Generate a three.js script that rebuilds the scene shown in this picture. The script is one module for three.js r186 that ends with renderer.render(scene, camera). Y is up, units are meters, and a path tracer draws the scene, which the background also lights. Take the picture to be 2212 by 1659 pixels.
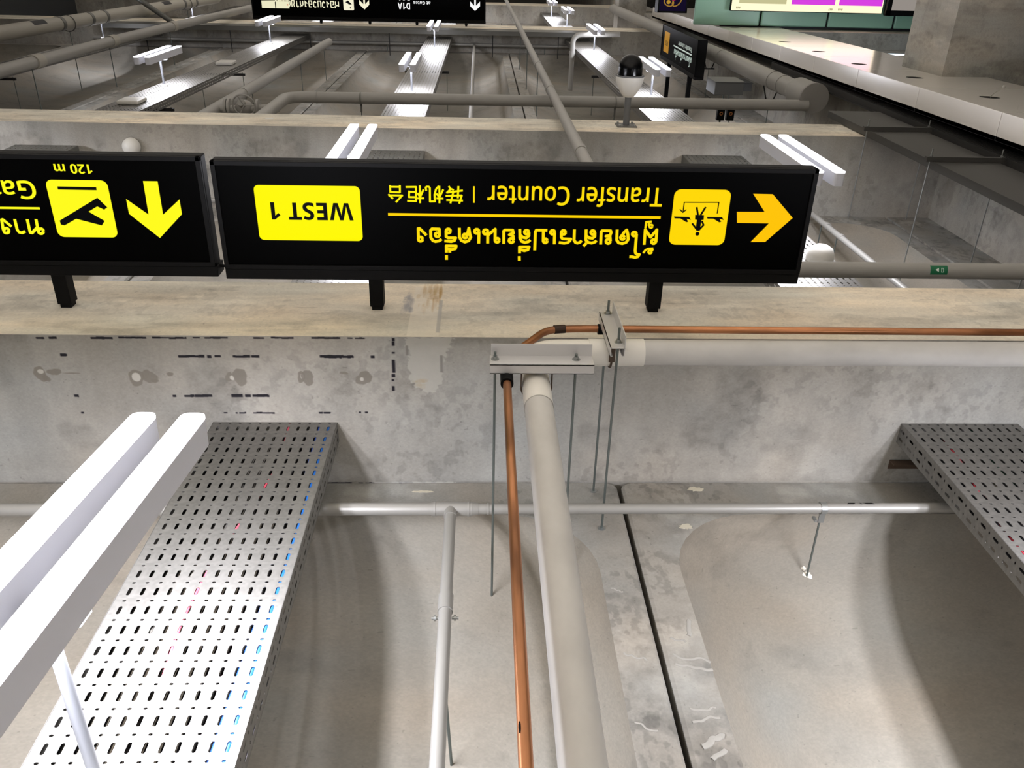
import * as THREE from 'three';
import { mergeGeometries } from 'three/addons/utils/BufferGeometryUtils.js';
import { RoundedBoxGeometry } from 'three/addons/geometries/RoundedBoxGeometry.js';
import { RectAreaLightUniformsLib } from 'three/addons/lights/RectAreaLightUniformsLib.js';

// ---------- camera, exposure ----------
// x runs to the right of the picture, y is up (the camera is held upside down), z runs away from the camera
const scene = new THREE.Scene();
scene.background = new THREE.Color(0x050505);
const camera = new THREE.PerspectiveCamera(49.4837, 2212 / 1659, 0.05, 120);
camera.position.set(0, 1.6, 0);
camera.up.set(-0.004022, -0.883467, 0.468475);
camera.lookAt(0.039615, 1.6 + 0.467971, 0.882856);
scene.add(camera);
const renderer = new THREE.WebGLRenderer({ antialias: true });
renderer.toneMapping = THREE.LinearToneMapping;
renderer.toneMappingExposure = 1.0;
renderer.shadowMap.enabled = true;
RectAreaLightUniformsLib.init();
const TUBE_UP = 190, TUBE_DOWN = 165, TUBE_GLOW = 3;

// ---------- small tools ----------
let seedState = 12345;
const rnd = () => { seedState = (seedState * 1664525 + 1013904223) >>> 0; return seedState / 4294967296; };
const V = (x, y, z) => new THREE.Vector3(x, y, z);
const used = {};
function numbered(name) { const n = used[name] = (used[name] ?? -1) + 1; return n ? name + '_' + String(n).padStart(3, '0') : name; }
function thing(name, label, category, group) {
  const o = new THREE.Group(); o.name = numbered(name); o.userData = { label, category }; if (group) o.userData.group = group;
  scene.add(o); return o;
}
function part(name, geo, mat, parent, label) {
  const g = Array.isArray(geo) ? (geo.length > 1 ? merge(geo) : geo[0]) : geo;
  const m = new THREE.Mesh(g, mat); m.name = name; m.castShadow = m.receiveShadow = true;
  if (label) m.userData.label = label;
  (parent ?? scene).add(m); return m;
}
function solo(name, label, category, geo, mat, group) {
  const m = part(numbered(name), geo, mat, scene); m.userData = { label, category }; if (group) m.userData.group = group; return m;
}
function structure(name, geo, mat, label) { const m = part(name, geo, mat, scene); m.userData = { kind: 'structure', label, category: name.split('_')[0] }; return m; }
function merge(list) {
  const flat = list.map((g) => { const n = g.index ? g.toNonIndexed() : g; for (const k of Object.keys(n.attributes)) if (!['position', 'normal', 'uv'].includes(k)) n.deleteAttribute(k); return n; });
  return mergeGeometries(flat);
}
const box = (x0, x1, y0, y1, z0, z1) => new THREE.BoxGeometry(x1 - x0, y1 - y0, z1 - z0).translate((x0 + x1) / 2, (y0 + y1) / 2, (z0 + z1) / 2);
const rbox = (x0, x1, y0, y1, z0, z1, r = 0.004) => new RoundedBoxGeometry(x1 - x0, y1 - y0, z1 - z0, 2, r).translate((x0 + x1) / 2, (y0 + y1) / 2, (z0 + z1) / 2);
function cyl(a, b, r, seg = 16, r2 = r) {
  const d = b.clone().sub(a), g = new THREE.CylinderGeometry(r2, r, d.length(), seg);
  g.applyQuaternion(new THREE.Quaternion().setFromUnitVectors(V(0, 1, 0), d.clone().normalize()));
  return g.translate((a.x + b.x) / 2, (a.y + b.y) / 2, (a.z + b.z) / 2);
}
function tube(points, r, bend = 0.1, seg = 20, radial = 16) {   // straight runs joined by rounded bends
  const path = new THREE.CurvePath(); let from = points[0];
  for (let i = 1; i < points.length - 1; i++) {
    const p = points[i], a = points[i - 1].clone().sub(p), b = points[i + 1].clone().sub(p), k = Math.min(bend, a.length() * 0.45, b.length() * 0.45);
    const pa = p.clone().add(a.normalize().multiplyScalar(k)), pb = p.clone().add(b.normalize().multiplyScalar(k));
    path.add(new THREE.LineCurve3(from, pa)); path.add(new THREE.QuadraticBezierCurve3(pa, p, pb)); from = pb;
  }
  path.add(new THREE.LineCurve3(from, points[points.length - 1]));
  const pts = [];
  for (const c of path.curves) { const n = c.isLineCurve3 ? Math.max(1, Math.ceil(c.getLength() / 2)) : seg; for (let i = pts.length ? 1 : 0; i <= n; i++) pts.push(c.getPoint(i / n)); }
  // sweep with parallel transported frames
  const pos = [], uv = [], idx = []; let nrm = null, len = 0;
  pts.forEach((p, i) => {
    const t = (pts[i + 1] ?? p).clone().sub(pts[i - 1] ?? p).normalize();
    if (!nrm) { nrm = Math.abs(t.y) < 0.9 ? V(0, 1, 0) : V(1, 0, 0); }
    nrm.sub(t.clone().multiplyScalar(nrm.dot(t))).normalize();
    const bi = t.clone().cross(nrm);
    if (i) len += p.distanceTo(pts[i - 1]);
    for (let j = 0; j <= radial; j++) {
      const a = j / radial * Math.PI * 2, q = p.clone().addScaledVector(nrm, r * Math.cos(a)).addScaledVector(bi, r * Math.sin(a));
      pos.push(q.x, q.y, q.z); uv.push(len, j / radial);
      if (i && j) { const c = i * (radial + 1) + j, d = c - radial - 1; idx.push(d - 1, c - 1, c, d - 1, c, d); }
    }
  });
  const g = new THREE.BufferGeometry();
  g.setAttribute('position', new THREE.Float32BufferAttribute(pos, 3)); g.setAttribute('uv', new THREE.Float32BufferAttribute(uv, 2)); g.setIndex(idx); g.computeVertexNormals();
  // smooth the seam
  const n = g.attributes.normal;
  for (let i = 0; i < pts.length; i++) { const a = i * (radial + 1), b = a + radial, v = V(n.getX(a) + n.getX(b), n.getY(a) + n.getY(b), n.getZ(a) + n.getZ(b)).normalize(); n.setXYZ(a, v.x, v.y, v.z); n.setXYZ(b, v.x, v.y, v.z); }
  return g;
}
function metreUV(g, s) {   // uv in metres / s by the way each face points
  if (g.index) g = g.toNonIndexed();
  const p = g.attributes.position, n = g.attributes.normal, uv = new Float32Array(p.count * 2);
  for (let i = 0; i < p.count; i++) {
    const ax = Math.abs(n.getX(i)), ay = Math.abs(n.getY(i)), az = Math.abs(n.getZ(i));
    const [u, v] = ay > ax && ay > az ? [p.getX(i), p.getZ(i)] : ax > az ? [p.getZ(i), p.getY(i)] : [p.getX(i), p.getY(i)];
    uv[i * 2] = u / s; uv[i * 2 + 1] = v / s;
  }
  g.setAttribute('uv', new THREE.BufferAttribute(uv, 2)); return g;
}
const hex = (r, h) => new THREE.CylinderGeometry(r, r, h, 6);

// ---------- procedural textures ----------
function hash(x, y, s) { let h = (x * 374761393 + y * 668265263 + s * 1274126177) | 0; h = Math.imul(h ^ (h >>> 13), 1274126177); h ^= h >>> 16; return (h >>> 0) / 4294967296; }
function noise(u, v, fx, fy, s) {   // value noise that repeats over the unit square
  const x = u * fx, y = v * fy, x0 = Math.floor(x), y0 = Math.floor(y), a = x - x0, b = y - y0, sa = a * a * (3 - 2 * a), sb = b * b * (3 - 2 * b);
  const m = (i, n) => ((i % n) + n) % n, X0 = m(x0, fx), X1 = m(x0 + 1, fx), Y0 = m(y0, fy), Y1 = m(y0 + 1, fy);
  const p = hash(X0, Y0, s), q = hash(X1, Y0, s), r = hash(X0, Y1, s), t = hash(X1, Y1, s);
  return (p + (q - p) * sa) * (1 - sb) + (r + (t - r) * sa) * sb;
}
function fbm(u, v, fx, fy, o, s) { let a = 0, w = 0.5, n = 0; for (let i = 0; i < o; i++) { a += w * noise(u, v, fx << i, fy << i, s + i * 17); n += w; w *= 0.55; } return a / n; }
const step = (a, b, x) => { const t = Math.min(1, Math.max(0, (x - a) / (b - a))); return t * t * (3 - 2 * t); };
function dataTexture(w, h, fn, srgb = true) {
  const d = new Uint8Array(w * h * 4);
  for (let j = 0; j < h; j++) for (let i = 0; i < w; i++) { const c = fn(i / w, j / h), k = (j * w + i) * 4; d[k] = c[0]; d[k + 1] = c[1] ?? c[0]; d[k + 2] = c[2] ?? c[0]; d[k + 3] = 255; }
  const t = new THREE.DataTexture(d, w, h); t.wrapS = t.wrapT = THREE.RepeatWrapping; t.magFilter = THREE.LinearFilter; t.minFilter = THREE.LinearMipmapLinearFilter; t.generateMipmaps = true;
  if (srgb) t.colorSpace = THREE.SRGBColorSpace; t.needsUpdate = true; return t;
}
const clamp8 = (x) => Math.max(0, Math.min(255, x));
// mottled concrete: base colour, mottle strength, streaks along one axis
function concrete(u, v, o) {
  let k = 1 + o.mottle * (fbm(u, v, o.f[0], o.f[1], 5, o.s) - 0.5) * 2;
  k += o.streak * (fbm(u, v, o.sf[0], o.sf[1], 4, o.s + 91) - 0.5) * 2;
  k -= o.blot * step(0.56, 0.74, fbm(u, v, o.f[0] * 2, o.f[1] * 2, 4, o.s + 7)) * (0.5 + noise(u, v, 64, 64, o.s + 3));
  k += o.pale * step(0.58, 0.7, fbm(u, v, o.f[0], o.f[1], 5, o.s + 33));
  k += 0.05 * (noise(u, v, 256, 256, o.s + 5) - 0.5) + 0.05 * (noise(u, v, 512, 512, o.s + 6) - 0.5);
  if (noise(u, v, 160, 160, o.s + 8) > 0.965) k -= 0.12;
  const wu = u + 0.02 * (fbm(u, v, 9, 9, 3, o.s + 61) - 0.5), wv = v + 0.03 * (fbm(u, v, 9, 9, 3, o.s + 62) - 0.5);
  k -= (o.speck ?? 0) * step(0.5, 0.62, fbm(wu, wv, 7, 7, 3, o.s + 63)) * step(0.5, 0.66, fbm(wu, wv, 70, 52, 3, o.s + 64));
  const w = 0.035 * (fbm(u, v, o.f[0], o.f[1], 3, o.s + 50) - 0.5) * 2;
  return [clamp8(o.c[0] * k * (1 + w)), clamp8(o.c[1] * k), clamp8(o.c[2] * k * (1 - w))];
}
const FACE = { c: [156, 152, 144], mottle: 0.13, f: [4, 4], streak: 0.09, sf: [18, 3], blot: 0.1, pale: 0.06, speck: 0.08, s: 11 };
const SOFF = { c: [220, 211, 194], mottle: 0.11, f: [4, 10], streak: 0.13, sf: [3, 22], blot: 0.08, pale: 0.08, speck: 0.05, s: 23 };  // undersides coloured paler than the beam sides, standing in for light from below
const VAULT = { c: [128, 123, 113], mottle: 0.07, f: [5, 5], streak: 0.03, sf: [6, 6], blot: 0.06, pale: 0.03, s: 37 };
const RIM = { c: [136, 133, 126], mottle: 0.12, f: [7, 7], streak: 0.05, sf: [8, 20], blot: 0.12, pale: 0.12, speck: 0.12, s: 53 };
const faceTex = dataTexture(1024, 1024, (u, v) => concrete(u, v, FACE));
const soffTex = dataTexture(1024, 1024, (u, v) => concrete(u, v, SOFF));
const vaultTex = dataTexture(1024, 1024, (u, v) => concrete(u, v, VAULT));
const rimTex = dataTexture(1024, 1024, (u, v) => concrete(u, v, RIM));
const grainTex = dataTexture(512, 512, (u, v) => [clamp8(128 + 150 * (fbm(u, v, 16, 16, 5, 71) - 0.5))], false);
const std = (color, roughness = 0.7, metalness = 0, more = {}) => new THREE.MeshStandardMaterial({ color, roughness, metalness, ...more });
const conc = (map) => std(0xffffff, 0.9, 0, { map, bumpMap: grainTex, bumpScale: 0.002 });
const M = {
  face: conc(faceTex), soffit: conc(soffTex), vault: conc(vaultTex), rim: conc(rimTex),
  galv: std(0x8b8985, 0.45, 0.7, { map: dataTexture(512, 512, (u, v) => [clamp8(238 + 40 * (fbm(u, v, 6, 6, 5, 5) - 0.5) + 22 * (noise(u, v, 90, 90, 9) - 0.5))]) }),
  galvDark: std(0x6a6a66, 0.5, 0.4), strut: std(0xd0cfcf, 0.4, 0.35), zinc: std(0xa7aaa9, 0.35, 0.8), rod: std(0x6f7673, 0.45, 0.75),
  drain: std(0xc9c7c3, 0.55, 0, { map: dataTexture(512, 64, (u, v) => [clamp8(246 + 26 * (fbm(u, v, 8, 4, 4, 15) - 0.5))]) }), whitePipe: std(0xe4e1d9, 0.5),
  paint: std(0x9a9893, 0.5), sprink: std(0x94928d, 0.42, 0.3), dark: std(0x17171a, 0.6), black: new THREE.MeshPhysicalMaterial({ color: 0x070708, roughness: 0.6, specularIntensity: 0.3 }), brown: std(0x4a3a2d, 0.7),
  light: std(0xd8dae4, 0.45), stem: std(0x7c7e83, 0.35, 0.5), white: std(0xdad8d2, 0.45), cream: std(0xa8a49a, 0.6), greyBox: std(0x66686a, 0.6),
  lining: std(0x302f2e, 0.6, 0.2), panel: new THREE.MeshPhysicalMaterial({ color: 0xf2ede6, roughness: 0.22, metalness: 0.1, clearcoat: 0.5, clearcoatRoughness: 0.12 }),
  copper: std(0xffffff, 0.36, 0.65, { map: dataTexture(2048, 64, (u, v) => { const a = fbm(u, v, 24, 2, 5, 81), b = step(0.58, 0.72, fbm(u, v, 12, 1, 4, 85)), k = 0.78 + 0.5 * (a - 0.5); return [clamp8((232 - 70 * b) * k), clamp8((158 - 55 * b) * k), clamp8((108 - 45 * b) * k)]; }) }),
};
M.copper.map.repeat.set(0.12, 1);
const glow = (c, k) => new THREE.MeshStandardMaterial({ color: 0xffffff, roughness: 0.5, emissive: c, emissiveIntensity: k });
M.tube = glow(0xf6f6ff, TUBE_GLOW);

// ---------- levels and lines of the place (metres) ----------
const YB = 3.235, YT = 3.698, YC = 4.05, GAP = 0.72, UNIT = 3.53;
const SURF = { D: 0.5, W: 1.3, MX: 0.18, MZ: 0.28, R: 0.42 };
const BAYS = [[-7.5, 3.55], [4.235, 8.43], [9.08, 22.4], [23.4, 31.2]];
function ceilingY(x, z) {   // height of the concrete above a point
  const bay = BAYS.find((b) => z > b[0] && z < b[1]); if (!bay) return YC;
  const f = (((x - GAP) % UNIT) + UNIT) % UNIT, hx = UNIT / 2 - SURF.MX, hz = (bay[1] - bay[0]) / 2 - SURF.MZ, px = Math.abs(f - UNIT / 2), pz = Math.abs(z - (bay[0] + bay[1]) / 2);
  const qx = px - hx + SURF.R, qz = pz - hz + SURF.R, d = SURF.R - Math.hypot(Math.max(qx, 0), Math.max(qz, 0)) - Math.min(Math.max(qx, qz), 0);
  return d <= 0 ? YC : YC + SURF.D * Math.sqrt(1 - (1 - Math.min(d / SURF.W, 1)) ** 2);
}
const DASH = [[-2.034,-2.0,3.252,0.0104],[-1.976,-1.943,3.251,0.0104],[-1.787,-1.692,3.25,0.0104],[-1.661,-1.355,3.248,0.0078],[-1.323,-1.156,3.246,0.0078],[-1.046,-1.0,3.245,0.0078],[-0.965,-0.865,3.244,0.0078],[-0.779,-0.658,3.243,0.0078],[-0.721,-0.678,3.244,0.007],[-0.663,-0.628,3.244,0.007],[-0.613,-0.592,3.244,0.007],[-0.578,-0.535,3.243,0.007],[-1.944,-1.916,3.337,0.0122],[-1.427,-1.312,3.342,0.013],[-1.309,-1.255,3.342,0.013],[-1.237,-1.075,3.341,0.013],[-1.067,-1.033,3.34,0.013],[-0.748,-0.642,3.338,0.013],[-0.729,-0.649,3.34,0.013],[-0.643,-0.593,3.34,0.013],[-0.51,-0.495,3.339,0.013],[-1.927,-1.909,3.555,0.013],[-1.465,-1.451,3.553,0.013],[-1.41,-1.366,3.553,0.013],[-1.361,-1.282,3.552,0.013],[-1.187,-1.132,3.552,0.013],[-1.122,-1.01,3.551,0.013],[-1.915,-1.905,3.648,0.0078],[-1.236,-1.222,3.646,0.0078],[-1.208,-1.173,3.646,0.0078],[-1.162,-1.132,3.646,0.0078],[-1.095,-1.054,3.646,0.0078],[-1.051,-0.995,3.646,0.0078],[-0.778,-0.763,3.645,0.0078],[-0.756,-0.726,3.645,0.0078],[-0.742,-0.724,3.643,0.0078],[-0.585,-0.577,3.643,0.0078],[-0.555,-0.544,3.642,0.0078]];
const VDASH = [[-0.4,3.242,3.258,0.014],[-0.401,3.26,3.282,0.014],[-0.403,3.314,3.322,0.014],[-0.405,3.355,3.423,0.014],[-0.409,3.431,3.447,0.014],[-0.41,3.458,3.469,0.014],[-0.411,3.496,3.522,0.014]];
const BLOB = [[-2.058,3.438,0.031,0.037,[-2.054,3.425,0.015,0.012]],[-1.992,3.427,0.031,0.018],[-1.911,3.433,0.046,0.002],[-2.036,3.462,0.017,0.018],[-1.618,3.456,0.04,0.039,[-1.618,3.453,0.021,0.024]],[-1.556,3.451,0.033,0.037],[-1.535,3.472,0.016,0.012],[-1.458,3.436,0.018,0.009],[-1.184,3.45,0.018,0.025,[-1.17,3.454,0.012,0.013]],[-1.133,3.449,0.037,0.041],[-0.845,3.448,0.019,0.029,[-0.841,3.444,0.008,0.013]],[-0.816,3.452,0.032,0.037],[-0.549,3.453,0.039,0.035,[-0.559,3.459,0.009,0.01]],[-0.641,3.426,0.021,0.007]];
const G_thai = [[1306,102,1306,197,1302,205,1249,205],[1268,205,1267,156],[1248,152,1249,146,1254,142,1260,142,1265,146,1267,152,1266,158,1261,161,1255,162,1250,158,1248,152],[1214,196,1216,190,1220,186,1227,186,1232,190,1234,195,1232,201,1227,205,1221,205,1216,202,1214,196],[1214,195,1213,135],[1162,196,1163,190,1168,186,1174,186,1179,190,1182,195,1180,201,1175,205,1169,205,1164,202,1162,196],[1182,195,1181,170,1174,163,1135,162,1139,153,1149,144,1166,141,1192,144],[1120,211,1119,157,1112,146,1102,142,1090,146,1082,155],[1064,212,1062,158,1050,146,1033,143,1018,148,1010,156],[1058,143,1072,126],[1022,197,1023,191,1028,187,1033,187,1038,191,1041,197,1039,202,1035,206,1029,206,1024,203,1022,197],[1021,197,1020,176,1031,167,1047,169,1060,179],[989,136,991,201,987,206,946,206,943,197,947,183,966,179,947,177,943,153],[943,153,945,146,950,142,956,142,962,146,964,152,963,159,958,163,951,163,946,159,943,153],[915,213,913,160,903,146,885,142,867,148,858,163,862,190,869,211,879,202,893,178],[876,173,878,167,882,163,888,163,893,167,896,172,894,178,890,182,884,182,879,178,876,173],[821,191,822,185,827,182,833,181,838,185,841,191,839,197,835,201,828,201,823,197,821,191],[820,191,819,106,816,94,807,87,797,87,803,75,817,71,832,75,845,75],[778,137,780,214,751,176,724,214,722,150],[723,154,725,148,730,144,736,144,742,148,744,154,743,160,738,164,732,164,726,161,723,154],[1853,207,1863,206,1863,154],[1857,208,1824,173],[1843,154,1845,147,1851,143,1857,143,1862,147,1864,153,1862,160,1857,164,1850,164,1845,160,1843,154],[1763,176,1765,170,1770,166,1776,166,1781,170,1783,176,1781,182,1776,186,1769,186,1764,182,1763,176],[1763,168,1763,205,1797,206,1804,198,1804,161,1794,146,1782,142,1764,146,1753,155],[1710,196,1712,190,1718,186,1724,186,1729,189,1731,196,1729,202,1724,206,1717,206,1712,202,1710,196],[1731,196,1731,167,1722,161,1686,162,1692,148,1707,143,1740,146],[1731,86,1731,121,1684,121,1688,106,1705,102,1729,106],[1715,100,1715,86],[1731,74,1731,49],[1668,213,1668,166,1659,149,1642,141,1624,148,1614,166,1619,185,1623,211,1632,172],[1632,171,1633,165,1638,162,1644,162,1649,165,1651,171,1649,177,1644,181,1638,181,1633,177,1632,171],[1575,196,1577,190,1582,186,1589,186,1594,190,1596,196,1594,202,1589,206,1582,206,1577,202,1575,196],[1575,196,1576,134],[1532,193,1534,187,1540,183,1547,182,1552,187,1554,193,1552,200,1547,204,1540,204,1534,200,1532,193],[1533,192,1533,135],[1533,177,1498,208,1498,152],[1478,152,1480,146,1485,142,1491,142,1496,145,1498,152,1496,158,1491,162,1485,162,1480,158,1478,152],[1456,134,1457,199,1451,204,1415,204,1411,190,1430,181,1412,175,1409,153],[1409,152,1411,145,1417,141,1423,141,1429,145,1431,151,1429,158,1424,162,1417,162,1412,158,1409,152],[1381,211,1379,163,1369,147,1354,142,1339,146,1329,156],[1338,195,1340,189,1345,185,1351,185,1356,189,1358,195,1356,201,1351,204,1345,204,1340,201,1338,195],[1337,194,1337,176,1349,165,1364,168,1377,178],[1379,86,1380,119,1334,120,1339,105,1356,100,1374,105],[1380,72,1379,48]];
const G_thaiSmall = [[780,221,779,252,753,255],[766,251,765,233],[747,232,748,227,751,224,756,224,760,227,762,232,761,236,757,239,752,239,748,236,747,232],[779,94,769,110,757,117,732,119],[733,118,738,104],[738,101,739,96,743,93,748,93,752,96,754,101,753,106,749,109,745,109,740,106,738,101]];
const G_chinese = [[1986,416,1986,379],[1941,417,1942,379],[1984,408,1943,408],[1985,383,1943,382],[1996,373,1975,350],[1996,367,1932,367,1963,334],[1915,408,1867,409,1869,341,1910,342],[1899,391,1901,360,1873,360],[1897,385,1872,385],[1849,417,1850,331],[1863,354,1830,355],[1849,361,1832,398],[1861,380,1850,362],[1820,391,1822,407,1817,411,1808,411,1803,405,1804,340,1781,341,1782,373,1775,399,1761,415],[1759,416,1760,332],[1774,355,1741,355],[1759,362,1741,399],[1774,379,1760,362],[1716,415,1708,403,1692,396],[1706,401,1724,384,1650,395],[1695,386,1709,332],[1731,368,1654,371],[1728,348,1650,346],[1671,416,1674,357],[1655,373,1668,331]];
const G_iconLine = [[608,305,608,352,443,354,444,299],[625,317,609,302,594,316]];
const G_limb = [[546,329,535,290],[503,330,522,290],[558,248,528,214],[512,260,502,240,522,214]];
const G_poly = [[548,291,506,290,505,266,515,265,516,225,520,212,530,212,537,228,537,266,546,267],[649,281,576,280,566,266,587,270,578,256,587,254,617,272,645,272],[491,281,418,281,408,267,429,272,419,258,428,255,459,273,487,273]];
const G_head = [526,196];
const G_leftThai = [[767,162,771,155,778,150,786,150,791,155,791,162,787,169,780,174,773,174,768,170,767,162],[791,162,788,221],[790,181,822,153,830,155,828,220],[885,220,886,169,881,156,867,153,851,161],[908,183,939,217,945,215,950,166],[925,163,929,155,936,151,944,151,948,155,949,163,945,170,937,175,930,175,925,170,925,163]];
const G_leftPlane = [[681,215,487,327,451,282,467,271,496,286,541,260,476,216,493,194,604,225,664,192,680,196],[655,378,482,377,483,363,656,364]];

// ---------- the setting ----------
structure('floor', metreUV(box(-14, 13, -0.2, 0, -8, 45), 2), std(0xcfc7b6, 0.5), 'pale warm stone concourse floor far below the ceiling');
structure('wall_left', box(-14.2, -13.6, 0, 5.2, -8, 45), std(0x3a3c3e, 0.6), 'dark wall at the far side of the hall');
structure('wall_back', box(-14, 13, 0, 5.2, -8.3, -7.5), std(0x8a857c, 0.8), 'plain wall behind the viewer');
structure('wall_front', box(-14, 13, 0, 5.2, 44, 44.4), std(0x6d6a64, 0.8), 'distant end wall of the hall');
structure('wall_right', box(12.6, 13, 0, 5.2, -8, 45), std(0x55534f, 0.8), 'far side wall beyond the bulkhead');

const ceiling = new THREE.Group(); ceiling.name = 'ceiling'; ceiling.userData = { kind: 'structure', label: 'precast concrete ceiling of shallow rounded vaults', category: 'ceiling' }; scene.add(ceiling);
part('roof_slab', box(-14, 13, 4.8, 5.2, -8, 45), M.vault, ceiling);
function ring(hx, hz, r, y, n = 9) {
  const out = [];
  for (const [sx, sz, a0] of [[1, 1, 0], [-1, 1, 1], [-1, -1, 2], [1, -1, 3]]) for (let i = 0; i < n; i++) {
    const a = (a0 + i / (n - 1)) * Math.PI / 2; out.push(V(sx * (hx - r) + r * Math.cos(a), y, sz * (hz - r) + r * Math.sin(a)));
  }
  return out;
}
function skin(rings, cx, cz, scale) {
  const n = rings[0].length, pos = [], uv = [], idx = [];
  rings.forEach((r, k) => r.forEach((p, i) => { pos.push(p.x, p.y, p.z); uv.push((p.x + cx - p.y * Math.max(-1, Math.min(1, p.x / 1.2))) / scale, (p.z + cz - p.y * Math.max(-1, Math.min(1, p.z / 1.2))) / scale); if (k) { const a = k * n + i, b = k * n + (i + 1) % n; idx.push(a - n, a, b, a - n, b, b - n); } }));
  const g = new THREE.BufferGeometry(); g.setAttribute('position', new THREE.Float32BufferAttribute(pos, 3)); g.setAttribute('uv', new THREE.Float32BufferAttribute(uv, 2)); g.setIndex(idx); g.computeVertexNormals(); return g;
}
function vaultUnit(x0, x1, z0, z1) {
  const hx = (x1 - x0) / 2 - 0.012, hz = (z1 - z0) / 2 - 0.003, cx = (x0 + x1) / 2, cz = (z0 + z1) / 2, ax = hx - SURF.MX + 0.012, az = hz - SURF.MZ;
  const g = new THREE.Group(); g.name = 'vault_panel'; g.position.set(cx, YC, cz); ceiling.add(g);
  part('rim', merge([skin([ring(hx, hz, 0.05, 0.76), ring(hx, hz, 0.05, 0.012)], cx, cz, 2.2), skin([ring(hx, hz, 0.05, 0.012), ring(hx - 0.012, hz - 0.012, 0.05, 0)], cx, cz, 2.2), skin([ring(hx - 0.012, hz - 0.012, 0.05, 0), ring(ax, az, SURF.R, 0)], cx, cz, 2.2)]), M.rim, g);
  const rings = [];
  for (let k = 0; k <= 22; k++) {
    const t = k / 22 * Math.PI / 2, d = SURF.W * (1 - Math.cos(t)), y = SURF.D * Math.sin(t);
    const hx2 = ax - d, hz2 = Math.max(az - d, 0.02), r = Math.min(SURF.R + d * 0.75, hx2 - 0.001, hz2 - 0.001);
    rings.push(ring(hx2, hz2, r, y, 12));
  }
  rings.push(ring(0.002, Math.max(0.004, az - SURF.W - (ax - SURF.W)), 0.001, SURF.D + 0.004, 12));
  part('vault', skin(rings, cx, cz, 2.6), M.vault, g);
}
for (const [z0, z1] of BAYS) for (let k = -4; k <= 0; k++) vaultUnit(GAP + UNIT * k, GAP + UNIT * (k + 1), z0, z1);
part('edge_slab', BAYS.map(([a, b]) => metreUV(box(GAP + UNIT + 0.012, 4.72, YC, 4.8, a, b), 2.2)), M.rim, ceiling);

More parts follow.
